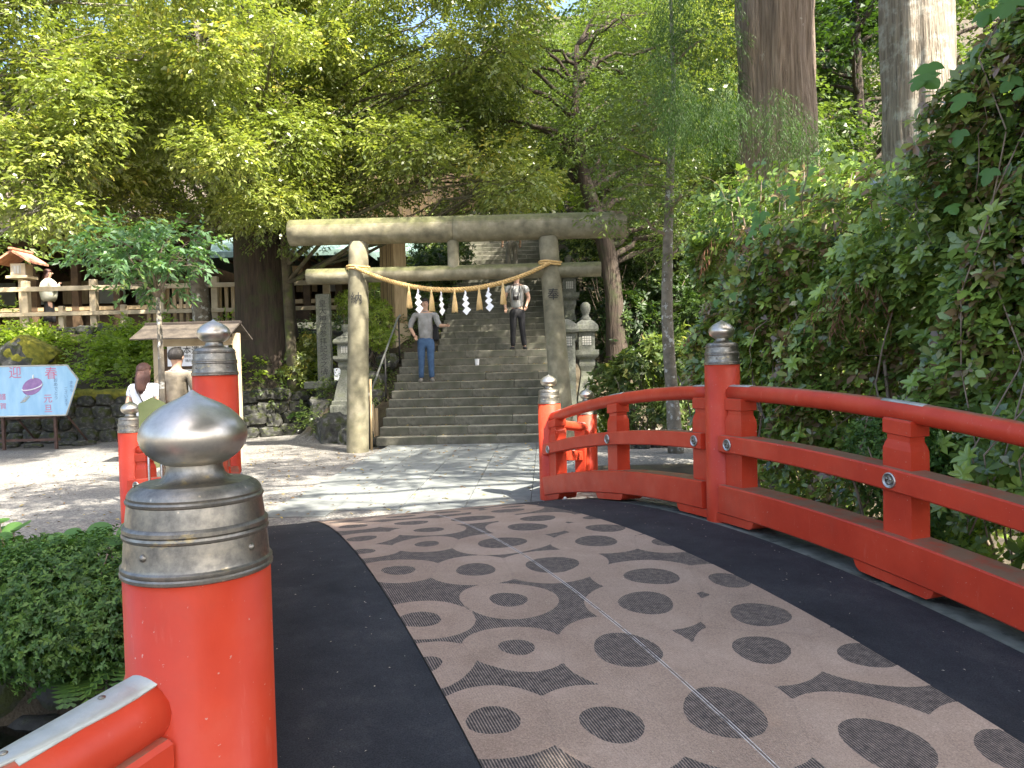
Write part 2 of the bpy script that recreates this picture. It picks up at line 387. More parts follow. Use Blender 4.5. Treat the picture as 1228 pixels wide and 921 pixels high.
G = lambda r, g, b: (r, g, b)
M['leaf_bright'] = foliage('leaf_bright', [(0.0, (0.08, 0.115, 0.025)), (0.40, (0.17, 0.215, 0.05)), (0.78, (0.30, 0.325, 0.085)), (0.93, (0.44, 0.38, 0.08)), (1.0, (0.52, 0.34, 0.06))], 0.30, 0.30, (1.5, 1.6, 0.6), 0.7)
M['leaf_mid'] = foliage('leaf_mid', [(0.0, (0.05, 0.085, 0.025)), (0.5, (0.11, 0.16, 0.042)), (0.92, (0.20, 0.25, 0.065)), (1.0, (0.36, 0.32, 0.08))], 0.34, 0.34, (1.5, 1.6, 0.6), 0.55)
M['leaf_hedge'] = foliage('leaf_hedge', [(0.0, (0.075, 0.13, 0.032)), (0.42, (0.18, 0.27, 0.058)), (0.70, (0.32, 0.40, 0.09)), (0.78, (0.20, 0.15, 0.07)), (0.88, (0.27, 0.17, 0.10)), (0.94, (0.25, 0.37, 0.07)), (1.0, (0.34, 0.46, 0.09))], 0.24, 0.25, (1.4, 1.6, 0.7), 0.75)
M['leaf_vine'] = foliage('leaf_vine', [(0.0, (0.07, 0.165, 0.035)), (1.0, (0.14, 0.27, 0.06))], 0.45, 0.3)
M['leaf_azalea'] = foliage('leaf_azalea', [(0.0, (0.032, 0.078, 0.016)), (0.6, (0.075, 0.155, 0.028)), (1.0, (0.15, 0.25, 0.045))], 0.5, 0.25)
M['leaf_sapling'] = foliage('leaf_sapling', [(0.0, (0.06, 0.13, 0.06)), (0.7, (0.14, 0.24, 0.11)), (1.0, (0.30, 0.34, 0.09))], 0.4, 0.35)
M['leaf_lime'] = foliage('leaf_lime', [(0.0, (0.13, 0.19, 0.035)), (0.6, (0.28, 0.36, 0.065)), (1.0, (0.45, 0.50, 0.10))], 0.5, 0.4)
M['leaf_cedar'] = foliage('leaf_cedar', [(0.0, (0.025, 0.062, 0.014)), (0.7, (0.06, 0.115, 0.022)), (1.0, (0.11, 0.18, 0.035))], 0.6, 0.35)
M['leaf_dark'] = foliage('leaf_dark', [(0.0, (0.016, 0.035, 0.010)), (0.7, (0.04, 0.075, 0.016)), (1.0, (0.09, 0.13, 0.025))], 0.45, 0.28)

# ------------------------------------------------------------------ object helpers
def empty(name, loc, label, cat, group=None, rz=0.0):
    o = bpy.data.objects.new(name, None)
    COL.objects.link(o)
    o.location = loc
    o.rotation_euler = (0, 0, rz)
    o['label'] = label
    o['category'] = cat
    if group:
        o['group'] = group
    return o

def tag(o, label=None, cat=None, group=None, kind=None):
    for k, v in (('label', label), ('category', cat), ('group', group), ('kind', kind)):
        if v:
            o[k] = v
    return o

def rootmat(o):
    m = Matrix.Identity(4)
    while o is not None:
        m = Matrix.Translation(o.location) @ o.rotation_euler.to_matrix().to_4x4() @ m
        o = o.parent
    return m

class MB:
    def __init__(s):
        s.v = []; s.f = []; s.sm = []
    def add(s, vs, fs, smooth=False):
        b = len(s.v)
        s.v.extend(Vector(p) for p in vs)
        for f in fs:
            s.f.append(tuple(b + i for i in f)); s.sm.append(smooth)
        return s
    def box(s, c, d, rot=None, taper=1.0, bev=0.0):
        hx, hy, hz = d[0] / 2, d[1] / 2, d[2] / 2
        rm = rot if rot is not None else Matrix.Identity(3)
        if isinstance(rm, (int, float)):
            rm = Matrix.Rotation(rm, 3, 'Z')
        c = Vector(c)
        if bev <= 0:
            vs = []
            for z, k in ((-hz, 1), (hz, taper)):
                for x, y in ((-hx, -hy), (hx, -hy), (hx, hy), (-hx, hy)):
                    vs.append(c + rm @ Vector((x * k, y * k, z)))
            return s.add(vs, [(3, 2, 1, 0), (4, 5, 6, 7), (0, 1, 5, 4), (1, 2, 6, 5), (2, 3, 7, 6), (3, 0, 4, 7)])
        b = bev
        vs = []
        rings = [(-hz, b), (-hz + b, 0), (hz - b, 0), (hz, b)]
        for z, i in rings:
            for x, y in ((-hx + i + b, -hy + i), (hx - i - b, -hy + i), (hx - i, -hy + i + b), (hx - i, hy - i - b), (hx - i - b, hy - i), (-hx + i + b, hy - i), (-hx + i, hy - i - b), (-hx + i, -hy + i + b)):
                vs.append(c + rm @ Vector((x, y, z)))
        fs = [tuple(range(7, -1, -1)), tuple(range(24, 32))]
        for r_ in range(3):
            for i in range(8):
                j = (i + 1) % 8
                fs.append((r_ * 8 + i, r_ * 8 + j, r_ * 8 + 8 + j, r_ * 8 + 8 + i))
        return s.add(vs, fs)
    def lathe(s, prof, c=(0, 0, 0), n=32, smooth=True, rot0=0.0, rm=None, scale=(1, 1)):
        vs = []; fs = []
        c = Vector(c)
        for r, z in prof:
            for i in range(n):
                a = rot0 + 2 * PI * i / n
                p = Vector((r * math.cos(a) * scale[0], r * math.sin(a) * scale[1], z))
                if rm is not None:
                    p = rm @ p
                vs.append(c + p)
        k = len(prof)
        for j in range(k - 1):
            for i in range(n):
                i2 = (i + 1) % n
                fs.append((j * n + i, j * n + i2, (j + 1) * n + i2, (j + 1) * n + i))
        fs.append(tuple(range(n - 1, -1, -1)))
        fs.append(tuple((k - 1) * n + i for i in range(n)))
        return s.add(vs, fs, smooth)
    def tube(s, pts, rad, n=8, smooth=True, rough=0.0, flat=None, seed=0):
        pts = [Vector(p) for p in pts]
        if not hasattr(rad, '__len__'):
            rad = [rad] * len(pts)
        vs = []; fs = []
        t0 = (pts[1] - pts[0]).normalized()
        nrm = t0.orthogonal().normalized()
        for k, p in enumerate(pts):
            a = pts[max(0, k - 1)]; b = pts[min(len(pts) - 1, k + 1)]
            t = (b - a).normalized()
            nrm = (nrm - t * nrm.dot(t))
            nrm = nrm.normalized() if nrm.length > 1e-6 else t.orthogonal().normalized()
            bn = t.cross(nrm)
            for i in range(n):
                a_ = 2 * PI * i / n
                r = rad[k]
                if rough:
                    dd = nrm * math.cos(a_) + bn * math.sin(a_)
                    r *= 1 + rough * noise.noise(Vector((dd.x * 2.2 + seed, dd.y * 2.2, p.z * 0.8 + dd.z)))+ rough * .5 * noise.noise(Vector((dd.x * 7 + seed, dd.y * 7, p.z * 0.6)))
                vs.append(p + (nrm * math.cos(a_) + bn * math.sin(a_)) * r)
        K = len(pts)
        for j in range(K - 1):
            for i in range(n):
                i2 = (i + 1) % n
                fs.append((j * n + i, j * n + i2, (j + 1) * n + i2, (j + 1) * n + i))
        fs.append(tuple(range(n - 1, -1, -1)))
        fs.append(tuple((K - 1) * n + i for i in range(n)))
        return s.add(vs, fs, smooth)
    def sweep(s, pts, frames, prof, smooth=False):
        """sweep a closed 2-D profile [(side, up)] along pts; frames = (side, up) unit vectors per point"""
        vs = []; fs = []
        n = len(prof)
        for p, (sd, up) in zip(pts, frames):
            for a, b in prof:
                vs.append(Vector(p) + sd * a + up * b)
        for j in range(len(pts) - 1):
            for i in range(n):
                i2 = (i + 1) % n
                fs.append((j * n + i, (j + 1) * n + i, (j + 1) * n + i2, j * n + i2))
        fs.append(tuple(range(n)))
        fs.append(tuple((len(pts) - 1) * n + i for i in range(n - 1, -1, -1)))
        return s.add(vs, fs, smooth)
    def ell(s, c, r, n=12, m=8, rm=None):
        prof = [(max(1e-4, math.sin(PI * j / m)), -math.cos(PI * j / m)) for j in range(m + 1)]
        vs = []; fs = []
        c = Vector(c)
        for a, z in prof:
            for i in range(n):
                t = 2 * PI * i / n
                p = Vector((a * math.cos(t) * r[0], a * math.sin(t) * r[1], z * r[2]))
                vs.append(c + (rm @ p if rm is not None else p))
        for j in range(m):
            for i in range(n):
                i2 = (i + 1) % n
                fs.append((j * n + i, j * n + i2, (j + 1) * n + i2, (j + 1) * n + i))
        return s.add(vs, fs, True)
    def mesh(s, name, m=None, inv=None):
        me = bpy.data.meshes.new(name)
        vs = s.v if inv is None else [inv @ v for v in s.v]
        me.from_pydata([tuple(v) for v in vs], [], s.f)
        me.polygons.foreach_set('use_smooth', s.sm)
        if m is not None:
            me.materials.append(m)
        me.validate()
        return me
    def build(s, name, m, parent=None, world=True):
        inv = rootmat(parent).inverted() if (parent is not None and world) else None
        me = s.mesh(name, m, inv)
        o = bpy.data.objects.new(name, me)
        COL.objects.link(o)
        o.parent = parent
        return o

def place(name, me, parent, loc, rz=0.0, scale=None):
    """a piece that shares mesh data, given in world coordinates"""
    o = bpy.data.objects.new(name, me)
    COL.objects.link(o)
    if parent is not None:
        o.parent = parent
        pm = rootmat(parent)
        l = pm.inverted() @ Vector(loc)
        o.location = l
        o.rotation_euler = (0, 0, rz - parent.rotation_euler.z)
    else:
        o.location = loc
        o.rotation_euler = (0, 0, rz)
    if scale:
        o.scale = scale
    return o

def copy_tree(o, parent=None):
    c = o.copy()
    COL.objects.link(c)
    c.parent = parent
    for ch in list(o.children):
        copy_tree(ch, c)
    return c

_dg = None
def text_verts(body, size, extrude=0.0):
    cu = bpy.data.curves.new('lettering', 'FONT')
    cu.body = body
    cu.size = size
    cu.align_x = 'CENTER'
    cu.align_y = 'CENTER'
    cu.resolution_u = 3
    cu.extrude = extrude
    o = bpy.data.objects.new('lettering', cu)
    COL.objects.link(o)
    dg = bpy.context.evaluated_depsgraph_get()
    me = bpy.data.meshes.new_from_object(o.evaluated_get(dg))
    COL.objects.unlink(o)
    bpy.data.objects.remove(o)
    return me

def lettering(body, size, loc, m, parent, face=(0, -1, 0), cyl=None, name='lettering'):
    """text standing upright whose front looks along face; cyl = radius to wrap round a pillar"""
    me = text_verts(body, size)
    f = Vector(face).normalized()
    right = Vector((0, 0, 1)).cross(f).normalized()
    upv = f.cross(right).normalized()
    if cyl:
        bm = bmesh.new()
        bm.from_mesh(me)
        bmesh.ops.triangulate(bm, faces=bm.faces)
        for _ in range(3):
            es = [e for e in bm.edges if e.calc_length() > size * 0.16]
            if not es:
                break
            bmesh.ops.subdivide_edges(bm, edges=es, cuts=1)
            bmesh.ops.triangulate(bm, faces=[x for x in bm.faces if len(x.verts) > 3])
        bm.to_mesh(me)
        bm.free()
    inv = rootmat(parent).inverted() if parent is not None else Matrix.Identity(4)
    for v in me.vertices:
        x, y = v.co.x, v.co.y
        if cyl:
            a = x / cyl
            p = Vector(loc) + right * (math.sin(a) * (cyl + 0.004)) + f * ((cyl + 0.004) * math.cos(a)) + upv * y
        else:
            p = Vector(loc) + right * x + upv * y
        v.co = inv @ p
    me.materials.append(m)
    o = bpy.data.objects.new(name, me)
    COL.objects.link(o)
    o.parent = parent
    return o

# ------------------------------------------------------------------ leaves
def quad_mesh(name, V, m, rnd, parent=None, kind=None, nper=4):
    """V: (n, nper, 3) world vertices of n leaf faces"""
    n = V.shape[0]
    if parent is not None:
        inv = np.array(rootmat(parent).inverted())
        flat = V.reshape(-1, 3) @ inv[:3, :3].T + inv[:3, 3]
    else:
        flat = V.reshape(-1, 3)
    nper = V.shape[1]
    me = bpy.data.meshes.new(name)
    me.vertices.add(n * nper)
    me.vertices.foreach_set('co', flat.astype(np.float32).ravel())
    me.loops.add(n * nper)
    me.loops.foreach_set('vertex_index', np.arange(n * nper, dtype=np.int32))
    me.polygons.add(n)
    me.polygons.foreach_set('loop_start', np.arange(n, dtype=np.int32) * nper)
    me.polygons.foreach_set('loop_total', np.full(n, nper, dtype=np.int32))
    a = me.attributes.new('rnd', 'FLOAT', 'POINT')
    a.data.foreach_set('value', np.repeat(rnd, nper).astype(np.float32))
    me.materials.append(m)
    me.update(calc_edges=True)
    o = bpy.data.objects.new(name, me)
    COL.objects.link(o)
    o.parent = parent
    if kind:
        o['kind'] = kind
    return o

def norm(a):
    return a / (np.linalg.norm(a, axis=-1, keepdims=True) + 1e-9)

def leaf_quads(P, D, N, L, W):
    D = norm(D)
    S = norm(np.cross(D, N))
    N = np.cross(S, D)
    L = L[:, None]; W = W[:, None]
    v0 = P
    v1 = P + D * L * 0.45 + S * W * 0.5 + N * W * 0.18
    v2 = P + D * L - N * L * 0.12
    v3 = P + D * L * 0.45 - S * W * 0.5 + N * W * 0.18
    return np.stack([v0, v1, v2, v3], axis=1)

def leaf_hex(P, D, N, L, W):
    D = norm(D)
    S = norm(np.cross(D, N))
    N = np.cross(S, D)
    L = L[:, None]; W = W[:, None]
    return np.stack([P, P + D * L * .30 + S * W * .36 + N * W * .10, P + D * L * .68 + S * W * .50 + N * W * .12 - N * L * .03, P + D * L * .98 - N * L * .16,
                     P + D * L * .68 - S * W * .50 + N * W * .12 - N * L * .03, P + D * L * .30 - S * W * .36 + N * W * .10], axis=1)

def spray_leaves(rng, clumps, nspr, k, slen, L, W, up=0.9, droop=0.25, flat=1.0, shell=0.5):
    """sprays of k leaves along short twigs, spread through ellipsoid clumps (cx,cy,cz,rx,ry,rz)"""
    C = np.array(clumps, float)
    vol = (C[:, 3] * C[:, 4] * C[:, 5]) ** 0.67
    idx = rng.choice(len(C), size=nspr, p=vol / vol.sum())
    d = norm(rng.normal(size=(nspr, 3)))
    r = rng.random(nspr) ** (1 / 3.0)
    r = shell + (1 - shell) * r if shell > 0 else r
    r = r * (0.85 + 0.3 * rng.random(nspr))
    hole = rng.random(nspr)
    p = C[idx, :3] + d * C[idx, 3:6] * r[:, None]
    a = d * np.array([1, 1, 0.35 * flat]) + rng.normal(size=(nspr, 3)) * 0.45
    a[:, 2] -= droop
    a = norm(a)
    side = norm(np.cross(a, [0, 0, 1.0]))
    t = (np.arange(k) + 0.5) / k
    base = p[:, None, :] + a[:, None, :] * (t[None, :, None] * slen)
    sg = np.where(np.arange(k) % 2 == 0, 1.0, -1.0)
    D = a[:, None, :] * 0.75 + side[:, None, :] * sg[None, :, None] * 0.8 + rng.normal(size=(nspr, k, 3)) * 0.28
    D[:, :, 2] -= droop * 0.6
    N = np.array([0, 0, up]) + rng.normal(size=(nspr, k, 3)) * 0.45
    n = nspr * k
    sz = 0.65 + 0.7 * rng.random(n)
    V = leaf_quads(base.reshape(-1, 3), D.reshape(-1, 3), N.reshape(-1, 3), L * sz, W * sz * (0.8 + 0.4 * rng.random(n)))
    tone = rng.random(len(C))[idx] * 0.35 + rng.random(nspr) * 0.35
    rnd = np.repeat(tone, k) + rng.random(n) * 0.32
    return V, np.clip(rnd, 0, 1)

def rosette_leaves(rng, P, A, k, L, W, spread=1.0, hexa=False):
    """rosettes of k leaves at tips P looking along A"""
    n = len(P)
    A = norm(A)
    s1 = norm(np.cross(A, rng.normal(size=(n, 3))))
    s2 = np.cross(A, s1)
    ang = (np.arange(k) / k * 2 * PI)[None, :] + rng.random((n, 1)) * 6.28 + rng.normal(size=(n, k)) * 0.25
    rad = s1[:, None, :] * np.cos(ang)[:, :, None] + s2[:, None, :] * np.sin(ang)[:, :, None]
    lift = (0.15 + 0.7 * rng.random((n, k)))[:, :, None]
    D = rad * spread + A[:, None, :] * lift
    D[:, :, 2] -= 0.15
    N = A[:, None, :] - rad * 0.5 + rng.normal(size=(n, k, 3)) * 0.15
    m = n * k
    sz = 0.55 + 0.7 * rng.random(m) * (1 if not hexa else np.repeat(.6 + .8 * rng.random(n), k))
    base = np.repeat(P, k, axis=0) - np.repeat(A, k, axis=0) * (rng.random((m, 1)) * L * 0.7)
    V = (leaf_hex if hexa else leaf_quads)(base, D.reshape(-1, 3), N.reshape(-1, 3), L * sz, W * sz)
    tone = rng.random(n)
    rnd = np.repeat(tone, k) * 0.92 + rng.random(m) * 0.10
    return V, np.clip(rnd, 0, 1)

def curved(a, b, sag=0.1, n=6, jit=0.05, rr=random):
    a = Vector(a); b = Vector(b)
    L = (b - a).length
    pts = []
    off = Vector((rr.uniform(-1, 1), rr.uniform(-1, 1), rr.uniform(0.2, 1))) * L * sag
    for i in range(n + 1):
        t = i / n
        p = a.lerp(b, t) + off * math.sin(PI * t)
        if 0 < i < n:
            p += Vector((rr.uniform(-1, 1), rr.uniform(-1, 1), rr.uniform(-1, 1))) * L * jit
        pts.append(p)
    return pts

def build_tree(name, label, base, path, radii, bark, leafmat, clumps, nspr, k=7, slen=0.45, L=0.10, W=0.045, cat='tree', group=None,
               seed=1, branches=True, sides=20, twigs=5, rough=0.12, flat=1.0, droop=0.25, shell=0.45, bstart=0.35, br=0.05, up=0.9):
    rr = random.Random(seed)
    rng = np.random.default_rng(seed)
    root = empty(name, base, label, cat, group)
    # refine trunk path
    P = [Vector(p) for p in path]
    pts = []; rad = []
    for i in range(len(P) - 1):
        m = max(2, int((P[i + 1] - P[i]).length / 0.35))
        for j in range(m):
            t = j / m
            pts.append(P[i].lerp(P[i + 1], t)); rad.append(radii[i] * (1 - t) + radii[i + 1] * t)
    pts.append(P[-1]); rad.append(radii[-1])
    if len(pts) > 3:
        for _ in range(2):
            pts = [pts[0]] + [(pts[i - 1] + pts[i] * 2 + pts[i + 1]) / 4 for i in range(1, len(pts) - 1)] + [pts[-1]]
    b = MB()
    b.tube(pts, rad, sides, True, rough, seed=seed)
    b.build('trunk', bark, root)
    if branches:
        for ci, c in enumerate(clumps):
            cc = Vector(c[:3])
            # attach where the trunk is a little below the clump
            best = min(range(int(len(pts) * bstart), len(pts)), key=lambda i: abs(pts[i].z - (cc.z - 0.35 * (pts[i] - cc).length)))
            a = pts[best]
            if (cc - a).length > 6.0 or (ci % 3 == 2 and len(clumps) > 40):
                continue
            r0 = min(rad[best] * 0.7, br)
            bb = MB()
            line = curved(a, cc, 0.12, 7, 0.035, rr)
            bb.tube(line, [r0 * (1 - 0.75 * i / 7) for i in range(8)], 7, True)
            for _ in range(twigs):
                st = line[rr.randint(3, 7)]
                en = cc + Vector((rr.uniform(-1, 1) * c[3], rr.uniform(-1, 1) * c[4], rr.uniform(-1, 1) * c[5])) * 1.0
                tw = curved(st, en, 0.08, 5, 0.05, rr)
                bb.tube(tw, [r0 * 0.28 * (1 - 0.8 * i / 5) for i in range(6)], 4, True)
                for _ in range(2):
                    s2 = tw[rr.randint(2, 4)]
                    e2 = s2 + Vector((rr.uniform(-1, 1), rr.uniform(-1, 1), rr.uniform(-.6, .6))) * min(c[3], c[4]) * 0.7
                    bb.tube(curved(s2, e2, 0.08, 3, 0.05, rr), [r0 * 0.10, r0 * 0.09, r0 * 0.07, r0 * 0.04], 3, True)
            bb.build('branch', bark if br > 0.04 else M['twig'], root)
    V, rnd = spray_leaves(rng, clumps, nspr, k, slen, L, W, droop=droop, flat=flat, shell=shell, up=up)
    quad_mesh('crown', V, leafmat, rnd, root)
    return root

def subclumps(rng, big, n, rmin, rmax, flat=0.6):
    """split a big ellipsoid (or several) into n small clumps with gaps between"""
    out = []
    B = np.array(big, float)
    vol = B[:, 3] * B[:, 4] * B[:, 5]
    for i in rng.choice(len(B), size=n, p=vol / vol.sum()):
        d = norm(rng.normal(size=3)); r = rng.random() ** 0.4
        c = B[i, :3] + d * B[i, 3:6] * r
        s = rng.uniform(rmin, rmax)
        out.append((c[0], c[1], c[2], s, s * rng.uniform(.8, 1.2), s * flat))
    return out

# ------------------------------------------------------------------ bridge frame: origin at the near left post, U along the span, Q across it
BO = Vector((-0.553, 1.34, 0)); BU = Vector((-0.347, 0.938, 0)).normalized(); BQ = Vector((0.938, 0.347, 0)).normalized()
def deck_z(s):
    return 0.383 - 0.0333 * (s - 2.81) ** 2
def B(q, s, z=0.0):
    return BO + BQ * q + BU * s + Vector((0, 0, z))
def to_qs(x, y):
    d = Vector((x, y, 0)) - BO
    return d.dot(BQ), d.dot(BU)

# ------------------------------------------------------------------ ground
def sstep(t):
    t = np.clip(t, 0, 1)
    return t * t * (3 - 2 * t)
def wall_y(x):
    return np.interp(x, [-30, -5.7, -4.4, -3.2], [16.3, 16.45, 17.6, 17.0])
def stair_z(y):
    low = np.clip((y - 14.0) * 0.53, 0, 1.7)
    hi = 1.75 + np.clip((y - 17.7) * 0.53, 0, 100)
    return np.where(y < 17.4, low, np.minimum(hi, 6.9))
def terrain(x, y):
    x = np.asarray(x, float); y = np.asarray(y, float)
    # left terrace with its bank
    wy = wall_y(x)
    left = np.where(y > wy, 0.98 + np.clip((y - wy - 0.4) / 2.3, 0, 1) * 1.45, 0.0)
    left = left + np.clip(y - 34, 0, 60) * 0.55
    near = np.clip((y - 15.0) / 1.6, 0, 1) * 1.1 + np.clip((y - 17.2) / 2.4, 0, 1) * 1.3 + np.clip(y - 20, 0, 40) * 0.42
    near = np.minimum(near, 7.2 + np.clip(y - 34, 0, 60) * .55)
    wl = sstep((x + 4.6) / 0.9)
    h = left * (1 - wl) + near * wl
    st = stair_z(y) - 0.25 + np.clip(y - 34, 0, 60) * 0.55
    ws = sstep((x + 3.0) / 0.45) * (y > 13.9)
    h = np.where(y > 13.9, h * (1 - ws) + st * ws, h)
    right = np.clip((y - 14.6 - 0.25 * np.clip(x - 1, 0, 20)) * 0.48, 0, 9.0) + np.clip(y - 34, 0, 60) * 0.55
    wr = sstep((x - 0.95) / 0.5)
    h = h * (1 - wr) + right * wr
    # gentle lumps off the paved area
    h = h + np.where(h > 0.3, 0.07 * np.sin(x * 2.1 + y) * np.cos(y * 1.7 - x * .6), 0)
    # stream channel under the bridge
    dx = x - BO.x; dy = y - BO.y
    s = dx * BU.x + dy * BU.y
    ch = 1 - sstep((np.abs(s - 2.2) - 1.78) / 0.36)
    q = dx * BQ.x + dy * BQ.y
    ch = ch * (1 - 0.75 * sstep((q - 4.2) / 1.0))
    h = h - 1.15 * ch
    h = h - 0.9 * sstep((s * -1 - 1.5) / 1.0) * 0
    h = h + np.clip(np.hypot(x, y) - 75, 0, 200) * 0.05
    return h
def ground():
    def axis(lo, c0, c1, hi, fine, coarse):
        a = list(np.arange(c0, c1 + 1e-6, fine))
        left_ = list(np.geomspace(1, abs(lo - c0) + 1, coarse) - 1)[1:]
        right_ = list(np.geomspace(1, abs(hi - c1) + 1, coarse) - 1)[1:]
        return np.array([c0 - t for t in reversed(left_)] + a + [c1 + t for t in right_])
    xs = axis(-400, -16, 12, 400, 0.16, 26)
    ys = axis(-300, -4, 26, 500, 0.16, 30)
    X, Y = np.meshgrid(xs, ys)
    Z = terrain(X, Y)
    nx, ny = len(xs), len(ys)
    V = np.stack([X, Y, Z], -1).reshape(-1, 3)
    i = np.arange(nx - 1)[None, :] + nx * np.arange(ny - 1)[:, None]
    F = np.stack([i, i + 1, i + 1 + nx, i + nx], -1).reshape(-1, 4)
    me = bpy.data.meshes.new('ground')
    me.from_pydata(V.tolist(), [], F.tolist())
    s = (X - BO.x) * BU.x + (Y - BO.y) * BU.y
    q = (X - BO.x) * BQ.x + (Y - BO.y) * BQ.y
    soil = np.clip(np.where(Z > 0.12, 1.0, 0.0) + np.where((s > -0.4) & (s < 4.75), 1.0, 0.0) + np.where((q > 4.6) & (Y < 11), 1, 0) + np.where(np.abs(X) > 30, 1, 0), 0, 1)
    soil = np.where((X < -8.5) & (Y > 15.0) & (Z < .3), 0.5, soil)
    a = me.attributes.new('soil', 'FLOAT', 'POINT')
    a.data.foreach_set('value', soil.ravel().astype(np.float32))
    me.polygons.foreach_set('use_smooth', [True] * len(me.polygons))
    me.materials.append(M['ground'])
    o = bpy.data.objects.new('ground', me)
    COL.objects.link(o)
    o['kind'] = 'structure'
    return o
GROUND = ground()
w = MB()
vs = [B(-25, -0.6, -0.68), B(20, -0.6, -0.68), B(20, 4.9, -0.68), B(-25, 4.9, -0.68)]
w.add(vs, [(0, 1, 2, 3)])
tag(w.build('stream_water', M['water']), kind='structure')

# dark cut-stone banks of the stream
def bank(sv, face):
    b = MB()
    rr = random.Random(int(sv * 10))
    root = bpy.data.objects.new('stream_bank', None)
    COL.objects.link(root)
    root['kind'] = 'structure'
    me = []
    for k in range(5):
        t = MB(); t.ell((0, 0, 0), (0.24, 0.14, 0.17), 8, 6)
        for i, v in enumerate(t.v):
            v += v.normalized() * 0.05 * noise.noise(v * 9 + Vector((k * 5, 0, 0)))
        me.append(t.mesh('stone', M['rock']))
    q = -7.0
    while q < 0.5:
        for r_ in range(3):
            o = place('stone', rr.choice(me), root, B(q + (0.2 if r_ % 2 else 0), sv + face * 0.16 * r_, -0.80 + 0.28 * r_), rr.uniform(-.3, .3) + math.atan2(BQ.y, BQ.x))
        q += 0.42
    return root
bank(4.08, 1)

# paved path to the steps: slabs laid in four and a half columns
AX = Vector((math.sin(R(2.5)), math.cos(R(2.5)), 0)); AR = Vector((AX.y, -AX.x, 0))
def P(a, d, z=0.0):
    """a = metres right of the stair axis, d = metres along it from the foot of the steps"""
    return Vector((-0.87, 14.10, 0)) + AR * a + AX * d + Vector((0, 0, z))
paving = bpy.data.objects.new('paved_path', None)
COL.objects.link(paving)
paving['kind'] = 'structure'
slab_cache = {}
rr = random.Random(3)
cols = [-1.42, -0.74, -0.06, 0.62, 1.30, 1.98]
for ci in range(5):
    d = -0.02 - 0.001
    first = True
    while d > -7.6:
        ln = 0.92 if not first else 0.92 - 0.31 * (ci % 3)
        first = False
        a0, a1 = cols[ci], cols[ci + 1]
        c = P((a0 + a1) / 2, d - ln / 2)
        q, s = to_qs(c.x, c.y)
        if s > 6.15:
            key = (round(ln, 2))
            if key not in slab_cache:
                slab_cache[key] = MB().box((0, 0, 0), (0.68 - 0.007, ln - 0.007, 0.06), bev=0.003).mesh('paving_slab', M['slab'])
            o = place('paving_slab', slab_cache[key], paving, (c.x, c.y, -0.012 + rr.uniform(-.0025, .0025)), -R(2.5))
        d -= ln

# ------------------------------------------------------------------ red bridge
bridge = empty('arched_bridge', B(1.65, 3.1, 0), 'red lacquered arched wooden bridge with metal capped railing posts in foreground', 'bridge')
PR = 0.120
post_zt = 1.40          # height of the finial tip above the deck at the post
def post_meshes(h):
    """post of total height h above its foot; red shaft, dark collar, bright onion finial"""
    t = h
    red = MB().lathe([(PR, -0.35), (PR, 0.0), (PR, t - 0.306)], n=40)
    rr_ = [(PR + .001, -.310), (PR + .0040, -.308), (PR + .0045, -.303), (PR + .0025, -.300), (PR + .0035, -.298), (PR + .0035, -.293), (PR - .000, -.290), (PR - .0015, -.285), (PR - .003, -.262), (PR - .0045, -.246), (PR - .0015, -.244), (PR - .0005, -.240), (PR - .002, -.236), (PR - .0035, -.2355), (PR - .0015, -.233), (PR - .0015, -.227), (PR - .004, -.2235), (PR - .0065, -.222),
           (PR - .0085, -.205), (PR - .0105, -.189), (PR - .0085, -.187), (PR - .0075, -.183), (PR - .0095, -.180), (PR - .0115, -.1795), (PR - .0105, -.176), (PR - .0130, -.170), (PR - .018, -.164), (PR - .0235, -.1605), (PR - .0245, -.162), (PR - .030, -.158), (.062, -.1555), (.055, -.151), (.049, -.144), (.046, -.134), (.046, -.126)]
    col_ = MB().lathe([(r, t + z) for r, z in rr_], n=56)
    fin = [(.044, -.128), (.052, -.1255), (.067, -.116), (.077, -.107), (.0845, -.096), (.0885, -.082), (.0885, -.074), (.086, -.064), (.0805, -.054), (.072, -.044), (.061, -.034), (.048, -.0255), (.034, -.0185), (.022, -.013), (.012, -.008), (.005, -.003), (.0008, 0)]
    f = MB().lathe([(r, t + z) for r, z in fin], n=48)
    rivs = []
    for i in range(4):
        riv = MB()
        rivs.append(riv)
        a = 2 * PI * i / 4 - 0.584
        rm = Matrix.Rotation(a, 3, 'Z') @ Matrix.Rotation(R(90), 3, 'Y')
        riv.lathe([(.0068, -.004), (.0068, 0.001), (.0052, .004), (.0025, .0055), (.0005, .006)], c=(math.cos(a) * (PR - .004), math.sin(a) * (PR - .004), t - .265), n=10, rm=rm)
    return red, col_, f, rivs
POSTS = {}
def sharpen(me, deg=28):
    me.set_sharp_from_angle(angle=R(deg))
    return me
def add_post(loc, h, rz=0.0):
    key = round(h, 3)
    if key not in POSTS:
        x = post_meshes(h)
        POSTS[key] = [x[0].mesh('post', M['red']), sharpen(x[1].mesh('collar', M['collar'])), x[2].mesh('finial', M['finial'])] + [y.mesh('rivet', M['collar']) for y in x[3]]
    red, col_, f = POSTS[key][:3]
    p = place('post', red, bridge, loc, rz)
    for n_, me in [('collar', col_), ('finial', f)] + [('rivet', r_) for r_ in POSTS[key][3:]]:
        o = bpy.data.objects.new(n_, me)
        COL.objects.link(o)
        o.parent = p
    return p
L0 = Vector((-.553, 1.34, deck_z(0))); L1 = Vector((-1.64, 4.29, deck_z(3.1) + .02)); R1 = Vector((1.465, 5.40, deck_z(3.1))); R2 = Vector((.393, 8.30, -0.02))
L2 = L0.lerp(L1, 2); L2 = Vector((L2.x, L2.y, -.02))
R0 = Vector((2.54, 2.49, deck_z(0)))
